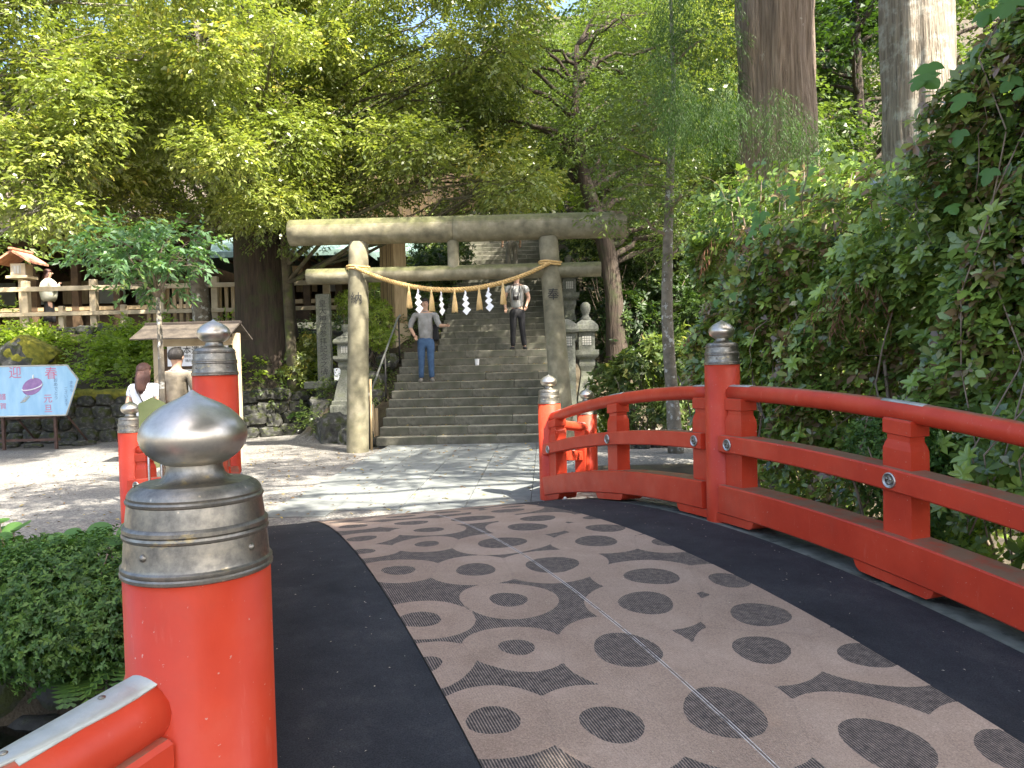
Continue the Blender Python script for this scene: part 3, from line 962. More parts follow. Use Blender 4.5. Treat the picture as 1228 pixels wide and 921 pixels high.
L3 = Vector((-3.80, 7.70, -.18)); R3 = Vector((.89, 9.30, -.22))
LM = Vector((-1.12, 0.26, -0.1)); RM = Vector((3.5, 1.9, -.1))
add_post(L0, 1.482 - L0.z, 0.2)
for p_ in (L1, R1):
    add_post(p_, 1.385)
for p_ in (R2, L2):
    add_post(p_, 1.38)
add_post(R0, 1.38)
for p_ in (L3, R3):
    add_post(p_, 1.385)

def emblem(parent, c, nrm, r=0.041):
    """round metal boss with a three-comma swirl"""
    f = Vector(nrm).normalized()
    rt = Vector((0, 0, 1)).cross(f).normalized(); upv = f.cross(rt)
    rm = Matrix((rt, upv, f)).transposed()
    b = MB().lathe([(r, -.004), (r, .006), (r * .93, .010), (r * .84, .010), (r * .80, .004), (r * .3, .004), (.0005, .005)], c=c, n=24, rm=rm)
    o = b.build('boss', M['steel'], parent)
    sw = MB()
    for k in range(3):
        a0 = k * 2 * PI / 3
        pts = []; rad = []
        for j in range(7):
            t = j / 6
            a = a0 + t * 2.4
            rr_ = r * (0.28 + 0.34 * t)
            pts.append(Vector(c) + rm @ Vector((math.cos(a) * rr_, math.sin(a) * rr_, .006)))
            rad.append(r * (0.20 * (1 - t) + 0.03))
        sw.tube(pts, rad, 6)
    s_ = sw.build('swirl', M['collar'], bridge)
    s_.parent = o
    return o

def rail_run(a, b, za, zb, curve=True, struts=(0.2, 1.55, 2.9), inner=1, top=0.88, foot=True):
    """one railing run between two posts. a, b: plan points; za, zb base heights; curve: follow the deck arch"""
    a2 = Vector((a.x, a.y, 0)); b2 = Vector((b.x, b.y, 0))
    L = (b2 - a2).length
    dr = (b2 - a2) / L
    sd = Vector((dr.y, -dr.x, 0)) * inner            # towards the walkway
    n = 16
    def base(t):
        p = a2 + dr * (t * L)
        if curve:
            q, s = to_qs(p.x, p.y)
            return deck_z(s)
        return za * (1 - t) + zb * t
    ts = [PR * 0.8 / L + (1 - 1.6 * PR / L) * i / n for i in range(n + 1)]
    P3 = [a2 + dr * (t * L) + Vector((0, 0, base(t))) for t in ts]
    fr = []
    for i in range(n + 1):
        d = (P3[min(n, i + 1)] - P3[max(0, i - 1)]).normalized()
        fr.append((sd, d.cross(sd).normalized() if d.cross(sd).z > 0 else -d.cross(sd).normalized()))
    up = lambda h: [p + Vector((0, 0, h)) for p in P3]
    # round top rail
    MB().tube(up(top), 0.054, 18).build('top_rail', M['red'], bridge)
    # middle rail, bottom beam (arrises taken off)
    def bar(w_, h0, h1, off, name):
        c = 0.008
        pr = [(-w_ / 2 + c + off, h0), (w_ / 2 - c + off, h0), (w_ / 2 + off, h0 + c), (w_ / 2 + off, h1 - c), (w_ / 2 - c + off, h1), (-w_ / 2 + c + off, h1), (-w_ / 2 + off, h1 - c), (-w_ / 2 + off, h0 + c)]
        if inner < 0:
            pass
        MB().sweep(P3, fr, pr).build(name, M['red'], bridge)
    bar(0.15, top - 0.40, top - 0.285, 0.035, 'middle_rail')
    bar(0.19, 0.06, 0.255, 0.02, 'bottom_beam')
    for st in struts:
        t = st / L
        c = a2 + dr * st
        z0 = base(t)
        d = (a2 + dr * (st + .05) + Vector((0, 0, base((st + .05) / L)))) - (a2 + dr * (st - .05) + Vector((0, 0, base((st - .05) / L))))
        slope = math.atan2(d.z, 0.1)
        rz = math.atan2(dr.y, dr.x)
        rm = Matrix.Rotation(rz, 3, 'Z')
        b_ = MB()
        # square post, waisted shoulder, flared cap
        hw = 0.088; hd = 0.062
        prof = [(1.0, 0.24), (1.0, top - 0.215), (0.99, top - 0.19), (0.90, top - 0.165), (0.80, top - 0.145), (0.80, top - 0.118), (1.0, top - 0.112), (1.0, top - 0.045), (0.93, top - 0.035)]
        vs = []; fs = []
        for k_, z in prof:
            for x, y in ((-hw, -hd), (hw, -hd), (hw, hd), (-hw, hd)):
                zz = z0 + z + x * k_ * math.tan(slope)
                vs.append(c + rm @ Vector((x * k_, y * k_, 0)) + Vector((0, 0, zz)))
        for j in range(len(prof) - 1):
            for i in range(4):
                fs.append((j * 4 + i, j * 4 + (i + 1) % 4, j * 4 + 4 + (i + 1) % 4, j * 4 + 4 + i))
        fs += [(3, 2, 1, 0), tuple(len(prof) * 4 - 4 + i for i in range(4))]
        b_.add(vs, fs)
        b_.build('strut', M['red'], bridge)
        # foot block with rounded ends
        if foot:
            f_ = MB()
            pr = [(-.21, .005), (.21, .005), (.235, .02), (.25, .05), (.25, .058), (-.25, .058), (-.25, .05), (-.235, .02)]
            vs = []
            for yy in (-.095, .105):
                for x, z in pr:
                    vs.append(c + dr * x + sd * yy + Vector((0, 0, z0 + z + x * math.tan(slope))))
            n8 = len(pr)
            f_.add(vs, [tuple(range(n8)), tuple(range(2 * n8 - 1, n8 - 1, -1))] + [(i, i + n8, (i + 1) % n8 + n8, (i + 1) % n8) for i in range(n8)])
            f_.build('foot_block', M['red'], bridge)
        emblem(bridge, c + sd * (0.075 + 0.035) + Vector((0, 0, z0 + top - 0.343)), sd)
        # thin metal plate on the rail over the strut
        pl = MB()
        pts = [a2 + dr * (st + x) + Vector((0, 0, base((st + x) / L) + top)) for x in (-.13, -.06, 0, .06, .13)]
        frs = [(sd, Vector((0, 0, 1)))] * 5
        arc = [(math.sin(an) * .0565, math.cos(an) * .0565) for an in (-.6, -.3, 0, .3, .6)] + [(math.sin(an) * .052, math.cos(an) * .052) for an in (.6, 0, -.6)]
        pl.sweep(pts, frs, arc, True)
        pl.build('rail_plate', M['zinc'], bridge)
rail_run(R2, R1, 0, 0, True, (0.2, 1.55, 2.90), inner=1)
rail_run(R1, R0, 0, 0, True, (0.2, 1.55, 2.90), inner=1)
rail_run(L1, L2, 0, 0, True, (0.2, 1.55, 2.90), inner=-1 * -1)
rail_run(L0, L1, 0, 0, True, (0.2, 1.55, 2.90), inner=1)
rail_run(R2, R3, -0.03, -.17, False, (0.22, 0.95), inner=-1, top=.86)
rail_run(L2, L3, -0.03, -.15, False, (0.22, 1.0), inner=-1, top=.86)
rail_run(LM, L0, -.06, 0.10, False, (1.02,), inner=1, top=.885)

# deck, kerbs and side girders of the bridge
def strip(q0, q1, zoff, name, mt, s0=-2.6, s1=6.45, n=60, parent=None, thick=0.0, wob=0.0):
    b = MB()
    pts = []
    rr_ = random.Random(hash(name) % 97 if False else len(name))
    vs = []; fs = []
    for i in range(n + 1):
        s = s0 + (s1 - s0) * i / n
        z = deck_z(s) + zoff
        w_ = wob * noise.noise(Vector((s * 1.7, q0, 3)))
        vs += [B(q0 + w_, s, z), B(q1 + w_, s, z), B(q1 + w_, s, z - thick), B(q0 + w_, s, z - thick)]
    for i in range(n):
        k = i * 4
        fs.append((k, k + 1, k + 5, k + 4))
        if thick:
            fs += [(k + 1, k + 2, k + 6, k + 5), (k + 3, k, k + 4, k + 7), (k + 2, k + 3, k + 7, k + 6)]
    if thick:
        fs += [(0, 3, 2, 1), (4 * n, 4 * n + 1, 4 * n + 2, 4 * n + 3)]
    b.add(vs, fs)
    return b.build(name, mt, parent)
strip(-0.16, 3.46, -0.03, 'deck', M['kerb'], parent=bridge, thick=0.16)
strip(3.16, 3.52, -0.012, 'kerb', M['kerb'], parent=bridge, thick=0.10, wob=0.004)
strip(-0.22, 0.14, -0.012, 'kerb', M['kerb'], parent=bridge, thick=0.10, wob=0.004)
strip(3.50, 3.66, -0.06, 'girder', M['red'], parent=bridge, thick=0.36)
strip(-0.36, -0.20, -0.06, 'girder', M['red'], parent=bridge, thick=0.36)

# patterned carpet: positions of the woven discs in (across, along) metres
DOTS = [(0.87, 3.7, 0.101), (0.8, 3.26, 0.076), (0.91, 2.72, 0.091), (1.3, 2.56, 0.113), (1.72, 2.48, 0.15), (0.84, 1.95, 0.093), (1.3, 2.04, 0.092), (1.21, 3.28, 0.081), (1.64, 3.09, 0.15), (1.35, 3.78, 0.102), (1.97, 3.5, 0.142), (2.18, 3.81, 0.137),
        (1.78, 4.15, 0.16), (1.33, 4.24, 0.125), (0.92, 4.4, 0.114), (2.18, 4.47, 0.14), (2.54, 3.59, 0.091), (2.41, 3.18, 0.13), (2.18, 2.86, 0.137), (2.56, 2.65, 0.098), (2.12, 2.09, 0.136), (2.46, 1.89, 0.106), (1.9, 1.77, 0.137), (2.32, 1.47, 0.133),
        (1.15, 1.53, 0.073), (1.57, 1.36, 0.145), (0.76, 1.51, 0.064), (0.88, 1.05, 0.089), (1.26, 0.9, 0.108), (1.67, 0.84, 0.150), (2.1, 1.18, 0.12), (2.48, 1.0, 0.108), (2.08, 0.51, 0.145), (2.45, 0.36, 0.110)]
rr = random.Random(11)
for s in np.arange(4.9, 6.6, 0.5):
    for q in (0.95, 1.4, 1.85, 2.3):
        DOTS.append((q + rr.uniform(-.1, .1), s + rr.uniform(-.1, .1), rr.uniform(.09, .14)))
for s in np.arange(-2.4, 0.4, 0.5):
    for q in (0.95, 1.4, 1.85, 2.3):
        if s < 0 or q < 1.7:
            DOTS.append((q + rr.uniform(-.1, .1), s + rr.uniform(-.1, .1), rr.uniform(.08, .14)))
def carpet():
    qs = np.linspace(0.765, 2.535, 130)
    ss = np.linspace(-2.6, 6.44, 640)
    Q, S = np.meshgrid(qs, ss)
    D = np.array(DOTS)
    dx = Q[..., None] - D[:, 0]; dy = S[..., None] - D[:, 1]
    ang = np.arctan2(dy, dx)
    # weaving makes the discs slightly oval and lumpy
    ph = np.arange(len(D)) * 1.7
    wob = 1 + 0.06 * np.sin(2 * ang + ph) + 0.035 * np.sin(3 * ang + ph * 2)
    r = np.hypot(dx, dy) / wob
    dd = (r - D[:, 2]).min(-1)
    ring = np.clip(D[:, 2] * 1.35 + 0.115, 0.20, 0.315)
    srt = np.sort(r - ring, axis=-1)
    dr = srt[..., 0]
    ed = srt[..., 1] - srt[..., 0]
    Z = deck_z(S) + 0.006
    X = BO.x + BQ.x * Q + BU.x * S; Y = BO.y + BQ.y * Q + BU.y * S
    V = np.stack([X, Y, Z], -1).reshape(-1, 3)
    nx = len(qs)
    i = np.arange(nx - 1)[None, :] + nx * np.arange(len(ss) - 1)[:, None]
    F = np.stack([i, i + 1, i + 1 + nx, i + nx], -1).reshape(-1, 4)
    me = bpy.data.meshes.new('patterned_carpet')
    me.from_pydata(V.tolist(), [], F.tolist())
    for n_, arr in (('q', Q), ('s', S), ('dotd', dd), ('ringd', dr), ('edge', ed)):
        a = me.attributes.new(n_, 'FLOAT', 'POINT')
        a.data.foreach_set('value', arr.ravel().astype(np.float32))
    me.polygons.foreach_set('use_smooth', [True] * len(me.polygons))
    me.materials.append(M['carpet'])
    o = bpy.data.objects.new('patterned_carpet', me)
    COL.objects.link(o)
    return o
tag(carpet(), 'beige carpet runner with dark grey woven discs laid along the bridge deck', 'carpet')
tag(strip(0.10, 0.762, 0.001, 'black_mat', M['matting'], thick=0.008, n=90), 'black matting strip on the left of the beige carpet', 'mat')
tag(strip(2.538, 3.13, 0.001, 'black_mat', M['matting'], thick=0.008, n=90), 'black matting strip between the beige carpet and the right railing', 'mat')

# ------------------------------------------------------------------ torii
tor = empty('stone_torii', P(0, -0.75), 'weathered stone torii gate with straw rope at the foot of the steps', 'torii gate')
TL = Vector((-2.69, 13.35, 0)); TR = Vector((0.872, 13.25, 0))
TLt = Vector((-2.57, 13.35, 3.60)); TRt = Vector((0.672, 13.25, 3.60))
def column(a, b, r0, r1, seed):
    n = 14
    pts = [a.lerp(b, i / n) for i in range(n + 1)]
    m = MB()
    m.tube([a - (b - a) * 0.1] + pts, [r0 * 1.02] + [r0 + (r1 - r0) * i / n for i in range(n + 1)], 36, True, 0.02, seed=seed)
    return m
column(TL, TLt, 0.190, 0.165, 1).build('pillar', M['torii'], tor)
column(TR, TRt, 0.190, 0.165, 2).build('pillar', M['torii'], tor)
def beam(a, b, r, seed, name, vs_=1.0):
    n = 20
    m = MB()
    m.tube([a.lerp(b, i / n) for i in range(n + 1)], r, 36, True, 0.02, seed=seed)
    return m.build(name, M['torii'], tor)
kx = Vector((-0.90, 13.3, 0))
mid = Vector((-0.935, 13.3, 3.78))
beam(Vector((-3.74, 13.38, 3.79)), mid - Vector((.003, 0, 0)), 0.222, 3, 'top_beam')
beam(mid + Vector((.003, 0, 0)), Vector((1.99, 13.22, 3.78)), 0.222, 4, 'top_beam')
beam(Vector((-3.47, 13.375, 3.04)), Vector((1.555, 13.235, 3.035)), 0.128, 5, 'tie_beam')
column(Vector((-.95, 13.3, 3.13)), Vector((-.95, 13.3, 3.62)), 0.10, 0.10, 6).build('centre_strut', M['torii'], tor)
lettering('納', 0.21, (-2.603, 13.35, 2.62), M['ink'], tor, cyl=0.181)
lettering('奉', 0.21, (0.728, 13.25, 2.60), M['ink'], tor, cyl=0.181)

# sacred rope with tassels and folded paper
rope = empty('straw_rope', (-0.9, 13.1, 3.0), 'twisted straw rope strung between the torii pillars with tassels', 'rope')
def catenary(n=60):
    a = Vector((-2.60, 13.155, 3.15)); b = Vector((0.695, 13.06, 3.145))
    pts = []
    for i in range(n + 1):
        t = i / n
        p = a.lerp(b, t)
        p.z -= 0.42 * (1 - (2 * t - 1) ** 2)
        pts.append(p)
    return pts
cp = catenary()
for k in range(3):
    m = MB()
    pts = []
    rad = []
    for i in range(0, 361):
        t = i / 360
        f = t * 60
        j = min(59, int(f)); p = cp[j].lerp(cp[j + 1], f - j)
        a = t * 2 * PI * 24 + k * 2 * PI / 3
        rk = 0.017 + 0.006 * math.sin(PI * t)
        pts.append(p + Vector((0, math.cos(a), math.sin(a))) * rk)
        rad.append(rk * 1.05)
    m.tube(pts, rad, 6)
    m.build('rope_strand', M['rope'], rope)
for (px_, py_, z_, rr_) in ((-2.592, 13.35, 3.155, 0.172), (0.695, 13.25, 3.15, 0.172)):
    for dz in (-0.02, 0.02):
        m = MB()
        m.tube([Vector((px_ + math.cos(a) * (rr_ + .018), py_ + math.sin(a) * (rr_ + .018), z_ + dz + .012 * math.sin(a * 2))) for a in np.linspace(0, 2 * PI, 33)], 0.018, 8)
        m.build('rope_loop', M['rope'], rope)
def along(x):
    t = (x + 2.60) / 3.295
    p = Vector((x, 13.155 - .095 * t, 3.147 - 0.42 * (1 - (2 * t - 1) ** 2)))
    return p
for i, px_ in enumerate((492, 519, 546.5, 576, 604.5)):
    x = (px_ - 614) * 13.1 / 930 + 0.02
    p = along(x)
    m = MB()
    m.lathe([(.012, .02), (.014, 0), (.020, -.03), (.022, -.04), (.018, -.05), (.030, -.12), (.044, -.24), (.050, -.335), (.047, -.34)], c=p + Vector((0, -.03, -.03)), n=18)
    rr2 = random.Random(i)
    for j in range(26):
        a = rr2.uniform(0, 6.28)
        q0 = p + Vector((math.cos(a) * .018, math.sin(a) * .018 - .03, -.09)); q1 = p + Vector((math.cos(a) * .052, math.sin(a) * .052 - .03, -.36 - rr2.uniform(0, .03)))
        m.tube([q0, q0.lerp(q1, .5) + Vector((math.cos(a), math.sin(a), 0)) * .004, q1], [.004, .005, .004], 4)
    tag(m.build('straw_tassel', M['straw'], None), ['straw tassel nearest the left torii pillar', 'second straw tassel from the left along the rope', 'middle straw tassel hanging at the lowest point of rope', 'straw tassel second from the right torii pillar', 'straw tassel nearest the right torii pillar'][i], 'tassel', 'tassels hanging from the torii rope')
for i, (px_, tw) in enumerate(((503, .3), (531, 0.9), (559.5, .1), (587, 0.0))):
    x = (px_ - 614) * 13.1 / 930 + 0.02
    p = along(x) + Vector((0, -.035, -.02))
    m = MB()
    # zigzag of four folded leaves
    seg = [((-.010, .02), (.012, .02), (.020, -.07), (-.012, -.06)),
           ((-.018, -.065), (.020, -.05), (.002, -.11), (-.036, -.115)),
           ((-.055, -.145), (.006, -.085), (.055, -.130), (-.006, -.195)),
           ((-.060, -.240), (.010, -.165), (.068, -.220), (-.004, -.300)),
           ((-.052, -.350), (.022, -.262), (.088, -.325), (.014, -.415))]
    ca, sa = math.cos(tw), math.sin(tw)
    for j, q4 in enumerate(seg):
        for sgn in (0,):
            vs = []
            for yy in (0, .003):
                for (x_, z_) in q4:
                    xx = x_ * 1.0; y0 = (-1) ** j * .006 + yy + (.010 if j % 2 else 0)
                    vs.append(p + Vector((xx * ca - y0 * sa, xx * sa + y0 * ca, z_)))
            m.add(vs, [(0, 1, 2, 3), (7, 6, 5, 4), (0, 4, 5, 1), (1, 5, 6, 2), (2, 6, 7, 3), (3, 7, 4, 0)])
    tag(m.build('paper_streamer', M['paper']), ['white zigzag paper streamer nearest the left torii pillar', 'narrow white zigzag paper streamer turned edge on, second from left', 'white zigzag paper streamer right of the middle tassel', 'widest white zigzag paper streamer, nearest the right torii pillar'][i], 'paper streamer', 'paper streamers hanging from the torii rope')

# ------------------------------------------------------------------ stone steps
stairs = empty('stone_stairway', P(0, 0), 'wide grey stone stairway rising behind the torii to the trees', 'stairway')
def flight(a0, a1, d0, z0, n, rise, tread, nb, seed):
    rr = random.Random(seed)
    cache = {}
    for k in range(n):
        zt = z0 + (k + 1) * rise
        w_ = (a1 - a0) / nb
        sh = (0, 0.5, .25, .7)[k % 4] * w_
        cuts = [a0]
        x = a0 + (w_ if sh == 0 else sh)
        while x < a1 - .15:
            cuts.append(x); x += w_
        cuts.append(a1)
        for j in range(len(cuts) - 1):
            L_ = cuts[j + 1] - cuts[j]
            key = round(L_, 3)
            if key not in cache:
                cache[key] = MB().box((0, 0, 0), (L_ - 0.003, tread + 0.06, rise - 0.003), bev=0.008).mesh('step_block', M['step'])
            c = P((cuts[j] + cuts[j + 1]) / 2, d0 + k * tread + (tread + .06) / 2, zt - rise / 2 + .001)
            place('step_block', cache[key], stairs, c + Vector((0, rr.uniform(-.003, .003), rr.uniform(-.002, .002))), -R(2.5))
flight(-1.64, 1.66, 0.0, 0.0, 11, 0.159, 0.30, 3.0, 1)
# landing slabs
for j in range(4):
    w_ = 3.3 / 4
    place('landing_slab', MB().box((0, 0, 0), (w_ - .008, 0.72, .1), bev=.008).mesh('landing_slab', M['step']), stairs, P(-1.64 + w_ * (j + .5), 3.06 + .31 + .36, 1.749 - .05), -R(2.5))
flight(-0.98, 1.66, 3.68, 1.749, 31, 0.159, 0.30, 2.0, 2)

# ------------------------------------------------------------------ left terrace: stone walls, bank, fence
def at(x, y, Y):
    """world point at distance Y for a direction read off the photograph"""
    return Vector(((x - 614) / 930 * Y, Y, 1.52 + (432.5 - 0.0236 * (x - 614) - y) / 930 * Y))
def tz(x, y):
    return float(terrain(np.array([x]), np.array([y]))[0])
def rock_meshes(n, mt, seed, name='stone', sub=2):
    out = []
    for k in range(n):
        bm = bmesh.new()
        bmesh.ops.create_icosphere(bm, subdivisions=sub, radius=0.5)
        for v in bm.verts:
            p = v.co.copy()
            q = Vector([math.copysign(abs(c * 2) ** 0.6, c) * 0.5 for c in p])
            q *= 1 + 0.28 * noise.noise(p * 2.2 + Vector((seed + k * 7.3, k, 0))) + 0.10 * noise.noise(p * 6 + Vector((k, seed, 0)))
            v.co = q
        me = bpy.data.meshes.new(name)
        bm.to_mesh(me); bm.free()
        me.materials.append(mt)
        out.append(me)
    return out
ROCKS = rock_meshes(8, M['rock'], 3)
def stone_wall(name, label, line, h, rows, wd, seed, base=0.0):
    rr = random.Random(seed)
    root = empty(name, (line[0][0], line[0][1], base), label, 'stone wall')
    P2 = [Vector((x, y, 0)) for x, y in line]
    for r_ in range(rows):
        rh = h / rows
        for i in range(len(P2) - 1):
            a, b = P2[i], P2[i + 1]
            L = (b - a).length
            d = (b - a) / L
            rz = math.atan2(d.y, d.x)
            t = rr.uniform(-.2, 0)
            while t < L:
                w_ = rr.uniform(*wd)
                hh = rh * rr.uniform(0.95, 1.35)
                c = a + d * (t + w_ / 2)
                o = place('stone', rr.choice(ROCKS), root, (c.x, c.y + rr.uniform(-.03, .03) + 0.05 * r_, base + rh * (r_ + .5) + rr.uniform(-.05, .04)), rz + rr.uniform(-.12, .12), (w_ * 1.08, 0.42, hh * 1.05))
                o.rotation_euler.y = rr.uniform(-.15, .15)
                t += w_
    return root
stone_wall('stone_wall', 'low dry stone wall with mossy top behind the gravel at left', [(-19.5, 16.30), (-5.75, 16.45), (-4.45, 17.5), (-3.9, 17.45)], 1.0, 4, (0.26, 0.52), 4)
def moss_cap(line, z, seed, name, label, r=0.13):
    m = MB()
    for i in range(len(line) - 1):
        a = Vector((*line[i], z)); b = Vector((*line[i + 1], z))
        n = max(3, int((b - a).length / 0.12))
        pts = [a.lerp(b, j / n) + Vector((0, 0, .03 * noise.noise(Vector((j * .5, seed, 0))))) for j in range(n + 1)]
        m.tube(pts, [r * (1 + .35 * noise.noise(Vector((j * .37, 5, seed)))) for j in range(n + 1)], 10, True, 0.3, seed=seed)
    return tag(m.build(name, M['moss']), label, 'moss')
moss_cap([(-19.5, 16.42), (-6.6, 16.5)], 0.99, 2, 'moss_cap', 'yellow green moss along the top of the low stone wall')
stone_wall('stone_wall', 'pale stone kerb wall under the timber fence on the terrace', [(-14.5, 19.2), (-6.5, 19.3)], 0.5, 2, (0.3, 0.6), 9, base=2.08)

# moss covered boulder behind the blue sign
def boulder(loc, size, rz, label, seed, name='boulder', moss=False, ry=0.0):
    root = empty(name, loc, label, 'rock')
    me = rock_meshes(1, M['rock'], seed, 'rock_body', 3)[0]
    for v in me.vertices:
        v.co *= 1 + 0.15 * noise.noise(v.co * 7 + Vector((seed, 0, 0)))
    o = place('rock_body', me, root, loc, rz, size)
    o.rotation_euler.y = ry
    if moss:
        mm = rock_meshes(1, M['moss'], seed, 'moss_patch', 3)[0]
        o2 = place('moss_patch', mm, root, Vector(loc) + Vector((.10, -.02, .10)), rz, (size[0] * .98, size[1] * .9, size[2] * .9))
        o2.rotation_euler.y = ry
    return root
boulder((-10.95, 17.7, 1.75), (1.15, 0.8, 0.85), 0.1, 'grey boulder with yellow moss on its sloping side behind the blue sign', 5, moss=True, ry=0.55)
boulder((-3.52, 15.15, 0.22), (0.58, 0.6, 0.66), 0.4, 'rounded mossy boulder at the foot of the left torii pillar', 8)
boulder((-3.05, 14.75, 0.1), (0.42, 0.5, 0.5), 1.0, 'dark boulder beside the lowest step on the left', 12)
for i, (x, y, z, s) in enumerate([(-2.90, 15.35, 0.45, .45), (-2.84, 15.95, 0.80, .42), (-2.95, 16.6, 1.15, .5), (-2.75, 17.2, 1.55, .4), (-3.4, 16.3, 1.0, .5), (-3.3, 17.0, 1.35, .45)]):
    boulder((x, y, z), (s, s * 1.1, s * .8), i * 1.3, ['lowest rough boulder along the left edge of the steps', 'second rough boulder up the left edge of the steps', 'rough boulder near the top of the handrail', 'rough boulder at the landing beside the timber pillar', 'rough boulder right behind the left stone lantern', 'upper rough boulder behind the left stone lantern'][i], 20 + i).__setitem__('group', 'rocks of the left rockery' if i < 4 else 'rocks behind the left lantern')

# timber fence
fence = empty('timber_fence', (-8.5, 19.6, 2.4), 'pale timber post and rail fence along the terrace above the wall', 'fence')
FY = 19.6
post_t = MB().box((0, 0, 0), (0.16, 0.16, 1.45), bev=.01).mesh('fence_post', M['wood_fence'])
post_s = MB().box((0, 0, 0), (0.13, 0.13, 0.80), bev=.01).mesh('fence_post', M['wood_fence'])
for px_ in (-44, 36, 117, 198, 262, 330, 395, 432):
    p = at(px_, 345, FY)
    place('fence_post', post_t, fence, (p.x, FY, 2.35 + .725), 0)
for px_ in (-2, 78, 152):
    p = at(px_, 345, FY)
    place('fence_post', post_s, fence, (p.x, FY, 2.35 + .40), 0)
xs_ = [at(px_, 345, FY).x for px_ in (-60, 36, 117, 198, 262, 330, 395, 440)]
for i in range(len(xs_) - 1):
    for z_, hh in ((3.58, .115), (2.95, .10)):
        place('rail', MB().box((0, 0, 0), (xs_[i + 1] - xs_[i] - .004, .08, hh), bev=.006).mesh('rail', M['wood_fence']), fence, ((xs_[i] + xs_[i + 1]) / 2, FY - .10, z_), 0)
bal = MB().box((0, 0, 0), (0.085, 0.05, 1.05), bev=.005).mesh('baluster', M['wood_new'])
for k in range(15):
    place('baluster', bal, fence, (-9.15 + k * 0.165, FY + .09, 3.02), 0)

# small wooden lantern on a post, with a red shingled roof
wl = empty('wooden_lantern', at(32, 395, 19.95), 'small wooden lantern with red shingled roof on a fence post', 'lantern')
c0 = at(32, 350, 19.95); X0 = c0.x
MB().box((X0, 19.95, 3.15), (.13, .13, 1.5)).build('post', M['wood_fence'], wl)
MB().box((X0, 19.95, 3.93), (.56, .46, .07), bev=.008).build('tray', M['wood_fence'], wl)
MB().box((X0, 19.95, 4.12), (.38, .32, .31), bev=.005).build('lamp_box', M['wood_fence'], wl)
MB().box((X0 - .03, 19.785, 4.12), (.22, .01, .20)).build('window', M['stucco'], wl)
for k in (-.08, 0, .08):
    MB().box((X0 - .03 + k, 19.775, 4.12), (.012, .012, .20)).build('lattice_bar', M['wood_fence'], wl)
for sx in (-1, 1):
    m = MB()
    m.add([(X0, 19.55, 4.60), (X0, 20.35, 4.60), (X0 + sx * .46, 20.35, 4.30), (X0 + sx * .46, 19.55, 4.30), (X0, 19.55, 4.54), (X0, 20.35, 4.54), (X0 + sx * .46, 20.35, 4.25), (X0 + sx * .46, 19.55, 4.25)],
          [(0, 1, 2, 3), (4, 7, 6, 5), (0, 3, 7, 4), (1, 5, 6, 2), (3, 2, 6, 7), (0, 4, 5, 1)])
    m.build('roof_slope', M['cedar_roof'], wl)
MB().box((X0, 19.95, 4.62), (.10, .9, .06), bev=.01).build('ridge', M['cedar_roof'], wl)

# ------------------------------------------------------------------ buildings behind
def hipped(m, x0, x1, y0, y1, z0, z1, ins, th=.16):
    """a slightly thick gabled roof with its ridge along x"""
    ym = (y0 + y1) / 2
    vs = []
    for dz in (0, -th):
        vs += [(x0, y0, z0 + dz), (x1, y0, z0 + dz), (x1, y1, z0 + dz), (x0, y1, z0 + dz), (x0 + ins, ym, z1 + dz), (x1 - ins, ym, z1 + dz)]
    f = [(0, 1, 5, 4), (2, 3, 4, 5), (1, 2, 5), (3, 0, 4)]
    fs = f + [tuple(6 + i for i in reversed(t)) for t in f] + [(0, 6, 7, 1), (1, 7, 8, 2), (2, 8, 9, 3), (3, 9, 6, 0)]
    m.add(vs, fs)
    return m
def hall(name, label, x0, x1, y0, y1, zf, zr, roofm, nposts, seed, counter=True, roofh=2.2):
    root = empty(name, ((x0 + x1) / 2, y0, zf), label, 'building')
    MB().box(((x0 + x1) / 2, (y0 + y1) / 2, zf + .15), (x1 - x0, y1 - y0, .5)).build('platform', M['granite'], root)
    MB().box(((x0 + x1) / 2, y1 - .3, (zf + zr) / 2), (x1 - x0 - .3, .15, zr - zf)).build('back_wall', M['wood_brown'], root)
    for sx in (x0 + .2, x1 - .2):
        MB().box((sx, (y0 + y1) / 2, (zf + zr) / 2), (.12, y1 - y0 - .8, zr - zf)).build('side_wall', M['wood_brown'], root)
    pm = MB().box((0, 0, 0), (.22, .22, zr - zf - .3), bev=.01).mesh('post', M['wood_brown'])
    for i in range(nposts):
        x = x0 + .25 + (x1 - x0 - .5) * i / (nposts - 1)
        place('post', pm, root, (x, y0 + .35, zf + .3 + (zr - zf - .3) / 2))
        if i < nposts - 1:
            w_ = (x1 - x0 - .5) / (nposts - 1)
            MB().box((x + w_ / 2, y0 + .36, zr - .35), (w_ - .24, .12, .25)).build('lintel', M['wood_new' if i % 2 else 'wood_brown'], root)
            if counter:
                MB().box((x + w_ / 2, y0 + .5, zf + 1.05), (w_ - .24, .5, .12)).build('counter', M['wood_new'], root)
                MB().box((x + w_ / 2, y0 + .62, zf + .7), (w_ - .24, .06, .6)).build('counter_front', M['wood_brown'], root)
                MB().box((x + w_ / 2, y1 - 1.2, zf + 1.9), (w_ * .7, .05, .8)).build('panel', M['wood_new' if (i + seed) % 3 == 0 else 'stucco'], root)
    m = MB(); hipped(m, x0 - .9, x1 + .9, y0 - 1.0, y1 + .8, zr + .05, zr + roofh, 1.2)
    m.build('roof', roofm, root)
    # rafters under the eave
    rm_ = MB().box((0, 0, 0), (.07, .8, .07)).mesh('rafter', M['wood_brown'])
    n = int((x1 - x0) / .33)
    for i in range(n):
        place('rafter', rm_, root, (x0 + (x1 - x0) * (i + .5) / n, y0 - .35, zr - .16))
    return root
